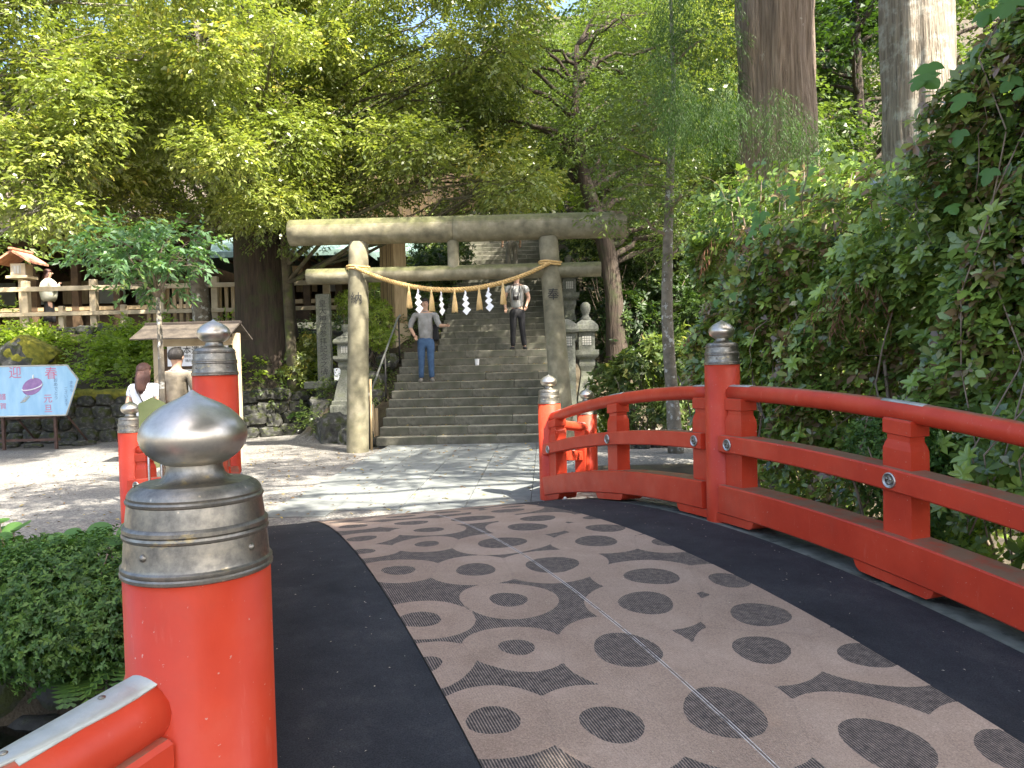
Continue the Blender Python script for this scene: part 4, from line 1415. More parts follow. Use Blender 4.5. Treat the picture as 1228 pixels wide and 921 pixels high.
hall('shrine_hall', 'dark timber shrine hall half hidden by leaves behind the left fence', -19.0, -9.4, 24.0, 29.0, 2.4, 5.9, M['bark_roof'], 8, 1)
hall('shrine_office', 'timber shrine office with green copper roof between big tree and torii', -8.3, -4.9, 23.2, 26.5, 2.4, 4.75, M['copper'], 4, 2, roofh=1.1)
hall('amulet_office', 'small green copper roofed office behind the left torii pillar', -5.0 + .9, -3.2, 24.6, 27.0, 3.0, 4.85, M['copper'], 3, 3, roofh=0.9)

# gate hall at the top of the steps with a slatted front
gh = empty('shrine_gate', P(0.4, 15.5, 6.6), 'dark shrine gate building at the top of the steps with slatted front', 'building')
gx0, gx1, gy = -1.4, 5.8, 29.5
gz = 6.5
MB().box(((gx0 + gx1) / 2, gy + 1.9, gz + .2), (gx1 - gx0, 3.6, .5)).build('platform', M['wood_dark'], gh)
MB().box(((gx0 + gx1) / 2, gy + 3.4, gz + 1.8), (gx1 - gx0, .2, 3.0)).build('back_wall', M['wood_dark'], gh)
for i in range(5):
    MB().box((gx0 + .2 + (gx1 - gx0 - .4) * i / 4, gy + .3, gz + 1.9), (.24, .24, 3.0), bev=.01).build('post', M['wood_dark'], gh)
sm_ = MB().box((0, 0, 0), (.06, .05, 1.1)).mesh('slat', M['khaki'])
for i in range(52):
    place('slat', sm_, gh, (gx0 + .3 + i * .13, gy + .2, gz + 1.0))
MB().box(((gx0 + gx1) / 2, gy + .2, gz + 1.6), (gx1 - gx0, .1, .1)).build('rail', M['khaki'], gh)
m = MB(); hipped(m, gx0 - 1.2, gx1 + 1.2, gy - 1.2, gy + 5, gz + 3.3, gz + 5.6, 1.4, .25)
m.build('roof', M['bark_roof'], gh)
MB().box(((gx0 + gx1) / 2, gy + 1.9, gz + 5.72), (gx1 - gx0 - .6, .35, .3), bev=.04).build('ridge', M['stucco'], gh)
# board fence seen above the torii beam
bf = empty('board_fence', (-2.6, 27.0, 6.0), 'tall golden brown board fence seen just above the torii beam', 'fence')
bmesh_ = MB().box((0, 0, 0), (.28, .05, 1.6)).mesh('board', simple('gold_boards', [(0.3, (0.05, 0.030, 0.012)), (0.7, (0.10, 0.062, 0.022))], 4, 0.8, rnd=.2))
for i in range(22):
    x = -7.4 + i * .30
    place('board', bmesh_, bf, (x, 27.0, 7.1))
MB().box((-4.3, 27.05, 7.95), (6.8, .16, .12)).build('cap_rail', M['wood_brown'], bf)
MB().box((-4.3, 27.08, 5.9), (6.8, .3, 1.1)).build('base_wall', M['granite'], bf)

# tall square timber pillar to the left of the steps
tp = empty('timber_pillar', (-2.82, 18.9, 1.7), 'tall square timber pillar on a stone foot beside the landing', 'pillar')
rm = Matrix.Rotation(R(-32), 3, 'Z')
MB().box((-2.82, 18.9, 3.75), (.46, .46, 2.6), rot=rm, bev=.015).build('shaft', M['wood_new'], tp)
MB().box((-2.82, 18.9, 2.1), (.56, .56, .75), rot=rm, bev=.02).build('foot', M['wood_fence'], tp)
for i in range(3):
    d = rm @ Vector((-.13 + i * .13, -.232, 0))
    MB().box((-2.82 + d.x, 18.9 + d.y, 3.75), (.012, .006, 2.6), rot=rm).build('groove', M['wood_brown'], tp)

# inscribed tablet, white box, lanterns
tab = empty('stone_tablet', (-4.03, 17.0, 1.1), 'tall grey inscribed stone tablet between the big tree and the torii', 'stone tablet')
MB().box((-4.08, 17.0, 2.10), (.30, .20, 1.92), bev=.015).build('slab', M['granite'], tab)
MB().box((-4.0, 17.0, 1.08), (1.0, .5, .16), bev=.02).build('base', M['granite'], tab)
lettering('皇\n大\n神\n宮\n参\n拝\n記\n念\n之\n碑', 0.165, (-4.08, 16.897, 2.10), M['ink'], tab, name='inscription')
tag(MB().box((-3.78, 16.9, 1.30), (.15, .15, .28), bev=.01).build('white_box', M['paper']), 'small white box standing at the foot of the inscribed tablet', 'box')

def sq(m, prof, c, rz=0.0):
    """stack of square sections (half width, z)"""
    m.lathe([(h * math.sqrt(2), z) for h, z in prof], c=c, n=4, smooth=False, rot0=PI / 4 + rz)
    return m
def lantern(loc, label, h=1.0, name='stone_lantern'):
    r = empty(name, loc, label, 'stone lantern')
    c = Vector(loc)
    sq(MB(), [(.30, -.1), (.30, .10), (.27, .12), (.27, .22), (.24, .25)], c).build('base', M['granite'], r)
    sq(MB(), [(.235, .25), (.225, .35), (.19, .60), (.15, .85), (.12, 1.02), (.115, 1.12), (.15, 1.22), (.155, 1.26), (.15, 1.34), (.21, 1.40), (.225, 1.44), (.225, 1.53)], c).build('pedestal', M['granite'], r)
    sq(MB(), [(.155, 1.53), (.155, 1.87)], c).build('fire_box', M['granite'], r)
    for sx, sy, rot in ((0, -1, 0), (1, 0, 1), (-1, 0, 1)):
        MB().box(c + Vector((sx * .153, sy * .153, 1.71)), (.17 if not rot else .012, .17 if rot else .012, .17)).build('window', M['stucco'], r)
        for k in (-.045, 0, .045):
            MB().box(c + Vector((sx * .162 + (0 if rot else k), sy * .162 + (k if rot else 0), 1.71)), (.010, .010, .17)).build('lattice_bar', M['granite'], r)
            MB().box(c + Vector((sx * .160, sy * .160, 1.71 + k)), (.17 if not rot else .008, .17 if rot else .008, .010)).build('lattice_bar', M['granite'], r)
    sq(MB(), [(.16, 1.87), (.215, 1.89), (.225, 1.93), (.215, 2.00), (.15, 2.08), (.08, 2.12)], c).build('roof', M['granite'], r)
    MB().lathe([(.10, 2.10), (.11, 2.14), (.07, 2.18), (.06, 2.22), (.085, 2.27), (.10, 2.34), (.09, 2.41), (.055, 2.45), (.03, 2.46)], c=c, n=16).build('finial', M['granite'], r)
    return r
ln = lantern((1.47, 15.2, 0.16), 'carved stone lantern right of the torii with inscription and lattice window')
lettering('献\n燈', 0.17, (1.47, 15.02, 0.95), M['ink'], ln, name='inscription')
lantern((-3.36, 15.9, 0.62), 'stone lantern half hidden behind the left torii pillar').scale = (1.05, 1.05, .70)
for z_, w_ in ((0.28, .62), (0.55, .52)):
    tag(MB().box((-3.36, 15.85, z_), (w_, .55, .26), bev=.02).build('stone_block', M['granite']), 'upper grey stone block under the left lantern' if z_ > .4 else 'lower grey stone block under the left lantern', 'stone block')
lp = empty('stone_lantern', (1.06, 14.9, 0), 'plain square stone lantern post directly behind the right torii pillar', 'stone lantern')
c = Vector((1.06, 14.9, 0))
sq(MB(), [(.20, -.1), (.20, .2), (.165, .25), (.155, 2.0)], c).build('shaft', M['granite'], lp)
MB().box(c + Vector((.02, -.162, 1.86)), (.15, .012, .17)).build('window', M['stucco'], lp)
for k in (-.045, 0, .045):
    MB().box(c + Vector((.02 + k, -.171, 1.86)), (.010, .010, .17)).build('lattice_bar', M['granite'], lp)
    MB().box(c + Vector((.02, -.169, 1.86 + k)), (.15, .008, .010)).build('lattice_bar', M['granite'], lp)
sq(MB(), [(.16, 2.0), (.23, 2.03), (.24, 2.08), (.20, 2.17), (.10, 2.25), (.05, 2.28)], c).build('roof', M['granite'], lp)
lantern((1.45, 19.0, 1.6), 'far stone lantern on the slope behind the right end of torii')

# handrail at the left of the lower flight
hr = empty('handrail', P(-1.78, .2), 'slim metal handrail climbing the left side of the lower steps', 'handrail')
hpts = [P(-1.77, -.05, .92), P(-1.77, .25, 1.0), P(-1.77, 1.6, 1.72), P(-1.77, 3.1, 2.52), P(-1.77, 3.4, 2.60)]
MB().tube(hpts, .020, 10).build('rail', M['steel'], hr)
for d_, z0_, z1_ in ((0.0, -.1, .92), (1.6, .6, 1.70), (3.2, 1.5, 2.54)):
    MB().tube([P(-1.77, d_, z0_), P(-1.77, d_, z1_)], .018, 8).build('post', M['black_metal'], hr)
tag(MB().tube([(-2.50, 13.62, -.05), (-2.49, 13.64, 1.25)], .022, 8).build('bamboo_pole', M['wood_new']), 'thin pale pole standing against the left torii pillar', 'pole')
for i, (x, y, h_) in enumerate(((-2.66, 14.75, .62), (-2.60, 14.78, .55))):
    tag(MB().box((x, y, h_ / 2 + .12), (.055, .055, h_), bev=.005).build('wooden_stake', M['wood_new']), ['taller pale wooden stake beside the handrail', 'shorter pale wooden stake beside the handrail'][i], 'stake')
# cups left on the steps
for i, (p_, lb) in enumerate(((P(0.02, 9 * .3 - .15, 9 * .159), 'white cup left standing on the lower steps'), (P(.42, 3.68 + 8.5 * .3, 1.749 + 9 * .159), 'white cup high on the upper flight beside the man with camera'))):
    tag(MB().lathe([(.036, 0), (.040, .02), (.050, .13), (.053, .135), (.047, .13), (.036, .02)], c=p_, n=20).build('white_cup', M['paper']), lb, 'cup')

# ------------------------------------------------------------------ blue poster sign on a trestle
sg = empty('blue_sign', (-9.5, 15.1, 0), 'light blue new year poster board on a dark trestle at far left', 'sign')
SY = 15.05
out = [(-11.2, 1.64), (-8.62, 1.63), (-8.42, 1.36), (-8.67, 0.66), (-11.2, 0.66), (-11.45, 1.15)]
def plate(pts, y, th, mt, name, par):
    n = len(pts)
    vs = [(x, y, z) for x, z in pts] + [(x, y + th, z) for x, z in pts]
    return MB().add(vs, [tuple(range(n - 1, -1, -1))[::1], tuple(range(n, 2 * n))] + [(i, (i + 1) % n, n + (i + 1) % n, n + i) for i in range(n)]).build(name, mt, par)
plate(out, SY, .04, M['poster'], 'board', sg)
eo = [Vector((x, SY - .004, z)) for x, z in out]
for i in range(len(eo)):
    MB().tube([eo[i], eo[(i + 1) % 6]], .014, 6).build('edge_strip', M['stucco'], sg)
def ppx(x, y):
    p = at(x, y, SY); return (p.x, p.z)
for ch, x, y, sz, mt in (('迎', 19, 448, .25, 'ink_pink'), ('春', 62, 449, .25, 'ink_pink'), ('元', 57, 479, .18, 'ink_pink'), ('旦', 57, 491, .17, 'ink_pink'), ('謹', 3, 477, .13, 'ink_pink'), ('賀', 3, 488, .13, 'ink_pink')):
    px2 = ppx(x, y)
    lettering(ch, sz, (px2[0], SY - .006, px2[1]), M[mt], sg)
for tx, x, y, sz in (('お\nめ\nで\nと\nう', 67, 467, .085), ('ご\nざ\nい\nま\nす', 79, 476, .075), ('本\n年\nも', 86, 464, .075)):
    px2 = ppx(x, y)
    lettering(tx, sz, (px2[0], SY - .006, px2[1]), M['ink_blue'], sg)
cx, cz = ppx(39, 464)
top_m = simple('plum_print', [(0.3, (0.22, 0.12, 0.30)), (0.7, (0.34, 0.20, 0.40))], 12, 0.5, bstr=0)
plate([(cx + .19 * math.cos(a) * 1.05, cz + .16 * math.sin(a) + .05 * math.cos(a)) for a in np.linspace(0, 2 * PI, 20)[:-1]], SY - .006, .004, top_m, 'spinning_top_print', sg)
MB().tube([(cx + .20 * math.cos(a), SY - .012, cz + .055 * math.sin(a) + .05 * math.cos(a)) for a in np.linspace(PI, 2 * PI, 12)], .011, 6).build('band_print', M['paper'], sg)
MB().tube([(cx + .02, SY - .010, cz + .15), (cx + .03, SY - .010, cz + .23)], [.018, .012], 6).build('spindle_print', M['paper'], sg)
for k in range(5):
    MB().tube([(cx - .12 - .03 * k, SY - .010, cz - .16 - .035 * k), (cx - .06 - .02 * k, SY - .010, cz - .20 - .02 * k)], .010, 5).build('ribbon_print', M['stucco'], sg)
for x in (-11.0, -9.95, -8.93):
    MB().box((x, SY + .07, .60), (.05, .05, 1.25)).build('leg', M['rust'], sg)
    MB().tube([(x, SY + .08, .95), (x + .3, SY + .75, .0)], .02, 6).build('brace', M['rust'], sg)
for z_ in (.18, .62):
    MB().box((-9.95, SY + .11, z_), (2.15, .03, .05)).build('crossbar', M['rust'], sg)
for i, (x, y, s) in enumerate(((-9.6, 15.5, .22), (-8.75, 15.75, .28), (-9.2, 15.9, .35), (-10.3, 15.6, .4), (-7.6, 15.9, .3), (-7.0, 15.95, .22))):
    tag(place('loose_rock', ROCKS[i], None, (x, y, .04), i * 1.1, (s * 1.6, s, s * .5)), ['flat loose rock under the blue sign between its legs', 'loose rock right of the right leg of the blue sign', 'wide flat rock behind the blue sign by the wall', 'flat rock at the left edge under blue sign', 'loose rock at the wall foot right of the sign', 'small loose rock at the wall foot near red post'][i], 'rock')

# ------------------------------------------------------------------ roofed notice board
nb = empty('notice_board', (-5.0, 12.2, 0), 'small roofed timber notice board that the couple is reading', 'notice board')
for x in (-5.58, -4.33):
    MB().box((x, 12.25, 1.0), (.10, .10, 2.1), bev=.008).build('post', M['wood_fence'], nb)
MB().box((-4.955, 12.25, 1.93), (1.15, .08, .13), bev=.005).build('header', M['wood_fence'], nb)
MB().box((-4.955, 12.30, 1.33), (1.15, .04, 1.0)).build('back_panel', M['wood_brown'], nb)
MB().box((-4.955, 12.25, .78), (1.15, .07, .08)).build('sill', M['wood_fence'], nb)
for sg_ in (-1, 1):
    for k in range(5):
        yy = 12.25 + sg_ * (.06 + .11 * k); z_ = 2.235 - .048 * k
        MB().box((-5.0, yy, z_ - .05), (1.48, .135, .022), rot=Matrix.Rotation(-sg_ * .40, 3, 'X')).build('roof_board', simple('roof_boards', [(0.3, (0.035, 0.028, 0.022)), (0.7, (0.10, 0.082, 0.062))], 7, .9, bstr=.3) if (sg_, k) == (-1, 0) else bpy.data.materials['roof_boards'], nb)
MB().box((-5.0, 12.25, 2.22), (1.5, .10, .05), bev=.01).build('ridge', M['wood_dark'], nb)
plate([(-5.42, 1.87), (-4.46, 1.87), (-4.46, 1.55), (-5.42, 1.55)], 12.235, .02, M['paper'], 'notice', nb)
lettering('日本遺産', .135, (-5.04, 12.229, 1.79), M['ink'], nb)
lettering('参拝のしおり', .05, (-5.04, 12.229, 1.70), M['ink'], nb)
lettering('境内案内', .05, (-5.04, 12.229, 1.63), M['ink'], nb)
plate([(-5.42, 1.50), (-4.98, 1.50), (-4.98, 1.0), (-5.42, 1.0)], 12.24, .015, M['stucco'], 'notice', nb)

# small house-shaped olive board by the left wing railing
ob = empty('olive_board', (-3.05, 6.6, 0), 'small olive green house-shaped board on thin legs behind the brass finial', 'sign')
oc = at(181, 500, 6.6)
plate([(oc.x - .115, oc.z - .16), (oc.x - .115, oc.z + .11), (oc.x, oc.z + .165), (oc.x + .115, oc.z + .11), (oc.x + .115, oc.z - .16)][::-1], 6.6, .02, M['olive_board'], 'board', ob)
for dx in (-.055, .055):
    MB().tube([(oc.x + dx, 6.625, -.03), (oc.x + dx, 6.625, oc.z + .05)], .010, 8).build('leg', M['steel'], ob)
tag(MB().tube([B(3.02, 5.2, deck_z(5.2) + .01), B(3.02, 5.2, deck_z(5.2) + .03)], [.02, .012], 8).build('white_pebble', M['pebble']), 'tiny white pebble on the right black mat', 'pebble')

# ------------------------------------------------------------------ trees
def pxclumps(seed, n, x0, x1, y0, y1, d0, d1, r0, r1, flat=0.6):
    rr = random.Random(seed)
    out = []
    for _ in range(n):
        d = rr.uniform(d0, d1)
        p = at(rr.uniform(x0, x1), rr.uniform(y0, y1), d)
        s = rr.uniform(r0, r1)
        out.append((p.x, p.y, max(p.z, tz(p.x, p.y) + s), s, s * rr.uniform(.8, 1.3), s * flat * rr.uniform(.7, 1.3)))
    return out
def A(x, y, Y):
    p = at(x, y, Y); return (p.x, p.y, p.z)

build_tree('evergreen_tree', 'bright sunlit evergreen tree overhanging the gravel at far upper left', (-11.6, 12.6, 0), [(-11.6, 12.6, -.2), (-11.3, 12.5, 2.5), (-11.0, 12.5, 4.5), (-10.4, 12.4, 7.5)], [.22, .18, .15, .06],
           M['bark_grey'], M['leaf_bright'], pxclumps(1, 26, -60, 110, -40, 258, 11.2, 13.5, .35, .62) + pxclumps(2, 24, 60, 290, -40, 200, 11.5, 14, .35, .62), 7500, 7, .36, .10, .046, seed=11, br=.05)
build_tree('evergreen_tree', 'lumpy grey limbed tree with light foliage behind the notice board', (-7.15, 18.0, 1.6), [A(246, 400, 18), A(243, 350, 18), A(240, 310, 18), A(256, 275, 17.8), A(276, 235, 17.6), A(262, 120, 17.4), A(250, 30, 17.2)], [.22, .19, .24, .17, .15, .10, .05],
           M['bark_grey'], M['leaf_bright'], pxclumps(3, 60, 60, 400, -30, 268, 13.5, 17.0, .38, .72), 9500, 7, .38, .10, .046, seed=12, br=.07, rough=.25)
build_tree('giant_tree', 'massive dark trunked tree left of the torii on the terrace', (-5.55, 17.9, .98), [(-5.55, 17.9, .6), (-5.58, 17.9, 1.3), (-5.62, 17.9, 2.5), (-5.70, 17.95, 4.6), (-5.75, 18, 7), (-5.6, 18.1, 11)], [.86, .72, .66, .62, .56, .40],
           M['bark_dark'], M['leaf_mid'], pxclumps(4, 24, 190, 480, -60, 215, 17, 20.5, .7, 1.2) + pxclumps(5, 7, 270, 400, 215, 285, 15.6, 17.0, .30, .5), 5200, 7, .45, .095, .042, seed=13, br=.12, sides=40, rough=.10)
build_tree('slender_tree', 'slender mossy trunk right beside the massive dark tree', (-4.95, 17.3, .95), [A(352, 470, 17.3), A(350, 400, 17.3), A(347, 300, 17.3), A(350, 200, 17.2), A(372, 90, 17.0)], [.14, .11, .10, .085, .05],
           M['bark_moss'], M['leaf_bright'], pxclumps(6, 70, 350, 650, -50, 245, 14.5, 19.5, .42, .80) + pxclumps(46, 8, 390, 600, 215, 258, 16, 18.5, .3, .5), 11500, 7, .40, .105, .048, seed=14, br=.05)
build_tree('forked_tree', 'mossy leaning tree rising behind the right end of the torii', (2.25, 17.2, 1.2), [A(742, 455, 17.2), A(741, 400, 17.2), A(737, 340, 17.2), A(728, 280, 17.2), A(708, 230, 17.2), A(695, 170, 17.1), A(700, 60, 17)], [.30, .22, .20, .18, .15, .11, .05],
           M['bark_dark'], M['leaf_mid'], pxclumps(7, 18, 560, 700, 40, 215, 16, 20, .45, .8) + pxclumps(47, 24, 690, 840, 20, 300, 16, 20, .45, .85) + pxclumps(48, 10, 680, 800, 150, 250, 19, 23, .7, 1.1) + [(1.5 + 2.4 * ((i * .618) % 1), 19.5 + 6.5 * ((i * .377) % 1), 8.3 + 2.6 * ((i * .71) % 1), 1.0, 1.0, .6) for i in range(18)], 11000, 7, .42, .085, .038, seed=15, br=.08, rough=.2)  # last clumps, high and far back, added to shade the upper steps
build_tree('slim_tree', 'slim pale lichened trunk standing in gravel behind the right railing', (2.55, 12.2, 0), [A(810, 550, 12.2), A(806, 470, 12.2), A(800, 380, 12.2), A(804, 290, 12.2), A(808, 200, 12.3), A(815, 110, 12.4), A(812, 0, 12.5)], [.13, .098, .09, .078, .06, .045, .02],
           M['bark_grey'], M['leaf_mid'], pxclumps(8, 15, 735, 860, 10, 330, 11.8, 13, .25, .5), 800, 7, .35, .085, .034, seed=16, br=.03, rough=.15)
# the two big cedars behind the hedge
def cedar(name, label, base, path, radii, bark, clumps, nspr, seed, lowcl):
    t = build_tree(name, label, base, path, radii, bark, M['leaf_cedar'], clumps, nspr, 9, .5, .20, .05, seed=seed, br=.10, sides=110, rough=.13, droop=.5, cat='cedar')
    if lowcl:
        rng = np.random.default_rng(seed)
        V, r_ = spray_leaves(rng, lowcl, 2600, 14, .42, .060, .0065, droop=1.5, shell=.2, up=.3)
        quad_mesh('hanging_foliage', V, M['leaf_cedar'], r_, t)
    return t
hang = []
rr = random.Random(5)
for i in range(18):
    p = at(rr.uniform(800, 882), rr.uniform(-70, 165), rr.uniform(9.6, 11.2))
    hang.append((p.x, p.y, p.z, .16, .25, .40))
for i in range(5):
    p = at(rr.uniform(940, 985), rr.uniform(130, 215), rr.uniform(9.4, 10.2))
    hang.append((p.x, p.y, p.z, .22, .22, .3))
cedA = [(3.8 + rr.uniform(-2.8, 2.6), 11 + rr.uniform(-3, 3.5), rr.uniform(9.3, 14), .9, .9, .7) for _ in range(26)]
cedar('cedar_tree', 'thick reddish brown cedar trunk with hanging foliage behind the hedge, left of the two', (3.81, 11, 0), [(3.86, 11, -.2), (3.83, 11, 3), (3.80, 11, 7), (3.8, 11, 14)], [.60, .53, .50, .34], M['bark_cedar'], cedA, 1500, 31, hang)
cedB = [(5.0 + rr.uniform(-2.6, .8), 9.5 + rr.uniform(-3.5, 2.5), rr.uniform(8.6, 13), .9, .9, .7) for _ in range(20)]
cedar('cedar_tree', 'grey lichen covered cedar trunk rising from the hedge at right', (5.03, 9.5, 0), [(5.12, 9.5, -.2), (5.05, 9.5, 3), (4.98, 9.5, 6), (4.9, 9.5, 13)], [.47, .42, .395, .28], M['bark_lichen'], cedB, 1200, 32, None)
# unseen trees beside and behind the camera, shaped to shade bridge and dapple gravel
rr = random.Random(9)
c1 = [(rr.uniform(.8, 10), rr.uniform(-8, 2.2), rr.uniform(7.2, 10.5), 1.1, 1.1, .7) for _ in range(80)] + [(rr.uniform(.8, 6), rr.uniform(-5, 2.2), rr.uniform(7.4, 9.5), 1.0, 1.0, .6) for _ in range(40)]
c1 = [c for c in c1 if not (c[0] > 6.2 and c[1] > -2.5)]
build_tree('shade_tree', 'unseen evergreen right of the bridge, crown shaped to shade the deck', (7.5, -2.5, 0), [(7.5, -2.5, -.4), (7.3, -2.4, 4), (6.8, -2.2, 8), (6.4, -2, 10)], [.5, .42, .3, .15],
           M['bark_dark'], M['leaf_mid'], c1, 9000, 7, .6, .22, .12, seed=41, br=.12, shell=.2)
c2 = [(rr.uniform(-1.5, 4.0), rr.uniform(2.5, 7.5), rr.uniform(7.6, 9.6), .8, .8, .45) for _ in range(15)]
build_tree('evergreen_tree', 'unseen evergreen right of the railing, open crown shaped to dapple gravel', (6.8, 6.0, 0), [(6.8, 6.0, -.4), (6.6, 6.0, 4), (5.6, 5.6, 8), (4.0, 5.4, 9.3)], [.3, .26, .18, .08],
           M['bark_dark'], M['leaf_mid'], c2, 700, 7, .5, .16, .08, seed=42, br=.08, shell=.2)

# maple spray above the torii
build_tree('maple_tree', 'young maple with layered lime green leaves above the torii beam', (1.15, 20.5, 2.6), [(1.3, 20.5, 2.2), (1.2, 20.4, 4), (.7, 20.2, 5.4), (.2, 20, 6.2)], [.10, .08, .06, .03],
           M['bark_moss'], M['leaf_lime'], [(*A(x, y, d), r_, r_, .12) for x, y, d, r_ in ((618, 222, 19, .5), (650, 232, 18.6, .55), (672, 243, 18.8, .4), (600, 240, 19, .4), (640, 250, 18.5, .4), (630, 205, 19.4, .4))], 900, 6, .22, .06, .045, seed=17, br=.03, flat=.2, droop=.1)

# forest on the hill: four crowns shared by many trees
protos = []
rr = random.Random(21)
for k in range(4):
    rng = np.random.default_rng(100 + k)
    h = 9 + k * 1.2
    cl = []
    for _ in range(30):
        z_ = rng.uniform(.28, 1.0)
        rad_ = 3.3 * math.sqrt(max(.08, 1 - ((z_ - .5) / .55) ** 2)) * rng.uniform(.3, 1)
        a_ = rng.uniform(0, 6.28)
        cl.append((math.cos(a_) * rad_, math.sin(a_) * rad_, z_ * h, .95, .95, .6))
    protos.append(build_tree('forest_tree', '', (0, 0, 0), [(0, 0, -.5), (.1, 0, h * .4), (.2, .1, h * .9)], [.28, .2, .06], M['bark_dark'], M[('leaf_mid', 'leaf_bright', 'leaf_dark', 'leaf_mid')[k]], cl, 1750, 6, .6, .20, .10, seed=100 + k, br=.07, twigs=2, sides=12, group='trees of the wood on the hill', shell=.3))
FT = [(-22, 33), (-18, 32), (-14.5, 33.5), (-11, 31), (-8, 33), (-16, 36), (-12, 37), (-8.5, 37.5), (-5, 36.5), (-25, 38), (-20, 41), (-4.5, 31), (-1.5, 38), (6.5, 24), (9.5, 21), (13, 23), (16, 20), (8, 29), (12, 30), (17, 28), (5.5, 37), (10.5, 37), (16, 37), (22, 33), (11.5, 16.5), (15.5, 15), (-21, 27), (-24, 22), (6.5, 19.5), (4.6, 23), (20, 24), (3.6, 27.5), (-16.5, 19.5), (-19.5, 17.5), (-22, 20), (-18, 23), (-27, 26), (-31, 32), (-28, 19), (-34, 25), (-2.2, 44), (-7, 45), (13, 45), (8, 44), (1, 50)]
places = {0: 'dark', 1: 'pale', 2: 'deep green', 3: 'mid green'}
for i, (x, y) in enumerate(FT):
    k = i % 4
    o = protos[k] if i < 4 else copy_tree(protos[k])
    o.location = (x, y, tz(x, y) - .3)
    o.rotation_euler = (0, 0, rr.uniform(0, 6.28))
    s = rr.uniform(.85, 1.2)
    if x > 1 and y < 27: s *= .8
    if -3 < x < 4.5 and y > 35: s *= .62
    o.scale = (s, s, s)
    o['label'] = ('mid green', 'pale yellow green', 'dense dark', 'tall mid green')[k] + ' tree in the wood ' + ('behind the shrine hall at left' if x < -8 else 'behind the timber pillar and torii' if x < -3 else 'behind the gate above the steps' if x < 5 and y > 30 else 'beyond the right hedge and cedars')
    o['group'] = 'wood on the hill ' + ('left' if x < -8 else 'centre left' if x < -3 else 'centre' if x < 5 and y > 30 else 'right')

# ------------------------------------------------------------------ undergrowth, bank shrubs, bushes
def undergrowth(seed, n, region, rmin, rmax, keep, nspr, L, W, mt, name, label=None, k=6, cat=None):
    rr = random.Random(seed); rng = np.random.default_rng(seed)
    cl = []
    t = 0
    while len(cl) < n and t < n * 30:
        t += 1
        x = rr.uniform(region[0], region[1]); y = rr.uniform(region[2], region[3])
        if not keep(x, y):
            continue
        s = rr.uniform(rmin, rmax)
        cl.append((x, y, tz(x, y) + s * .35, s, s, s * .7))
    V, r_ = spray_leaves(rng, cl, nspr, k, .28, L, W, shell=.6, droop=.1)
    o = quad_mesh(name, V, mt, r_, None, 'stuff')
    if label:
        o['label'] = label
    if cat:
        o['category'] = cat
    return o
undergrowth(51, 90, (-13.5, -4.6, 16.9, 19.0), .25, .5, lambda x, y: y > wall_y(x) + .35 and not (x < -9.8 and y < 18.3), 3800, .11, .06, M['leaf_lime'], 'bank_greenery', 'sunlit lime green ground cover on the bank below the timber fence', cat='ground cover')
undergrowth(52, 70, (-5.2, -2.5, 17.0, 27), .3, .7, lambda x, y: not (-4.3 < x < -3.6 and y < 17.6) and (x < -3.0 or y > 19.5), 2600, .09, .04, M['leaf_mid'], 'undergrowth', 'green undergrowth on the slope left of the upper steps', cat='ground cover')
undergrowth(53, 260, (1.9, 13, 15.3, 34), .5, 1.0, lambda x, y: x > 1.4 + (y - 15) * .04 and y > 15.3 + .2 * (x - 1), 9000, .12, .055, M['leaf_dark'], 'undergrowth', 'dark undergrowth on the slope behind the right lanterns', cat='ground cover')
undergrowth(54, 90, (-2.75, -1.7, 18.6, 27.5), .25, .55, lambda x, y: x < -1.95 + (y - 18) * .14, 3000, .08, .04, M['leaf_mid'], 'undergrowth', 'leafy plants spilling over the left edge of the upper steps', cat='ground cover')
undergrowth(56, 130, (-32, -13.6, 17.2, 33), .5, 1.0, lambda x, y: not (x > -20.5 and y > 22.5), 4500, .13, .07, M['leaf_mid'], 'undergrowth', 'green undergrowth on the terrace at the far left edge', cat='ground cover')
undergrowth(55, 60, (-20, -9, 29.5, 33), .8, 1.3, lambda x, y: True, 1600, .22, .10, M['leaf_dark'], 'undergrowth', 'dark undergrowth rising behind the shrine hall', cat='ground cover')

def bush(name, label, base, clumps, nros, k, L, W, mt, seed, cat='shrub', stems=10, group=None, out=0.9, leafname='foliage', tw=.35):
    rng = np.random.default_rng(seed); rr = random.Random(seed)
    root = empty(name, base, label, cat, group)
    C = np.array(clumps, float)
    area = (C[:, 3] * C[:, 4] + C[:, 3] * C[:, 5] + C[:, 4] * C[:, 5])
    idx = rng.choice(len(C), size=nros, p=area / area.sum())
    d = norm(rng.normal(size=(nros, 3)) + np.array([0, 0, .25]))
    rad_ = 1 - np.abs(rng.normal(size=nros)) * .16
    lump = 1 + 0.10 * np.sin(d[:, 0] * 9 + idx) * np.sin(d[:, 1] * 8 + idx * 2) + .06 * np.sin(d[:, 2] * 17 + d[:, 0] * 13)
    Pp = C[idx, :3] + d * C[idx, 3:6] * (rad_ * lump)[:, None]
    Av = d * out + np.array([0, 0, .5]) + rng.normal(size=(nros, 3)) * .35
    V, r_ = rosette_leaves(rng, Pp, Av, k, L, W)
    quad_mesh(leafname, V, mt, r_, root)
    for i in range(stems):
        c = clumps[rr.randrange(len(clumps))]
        a = Vector(base) + Vector((rr.uniform(-1, 1) * c[3] * .5, rr.uniform(-1, 1) * c[4] * .5, -.05))
        b = Vector(c[:3]) + Vector((rr.uniform(-1, 1) * c[3] * .8, rr.uniform(-1, 1) * c[4] * .8, rr.uniform(0, 1) * c[5] * .8))
        MB().tube(curved(a, b, .1, 6, .04, rr), [.016, .014, .012, .010, .008, .006, .004], 5).build('stem', M['twig'], root)
    return root
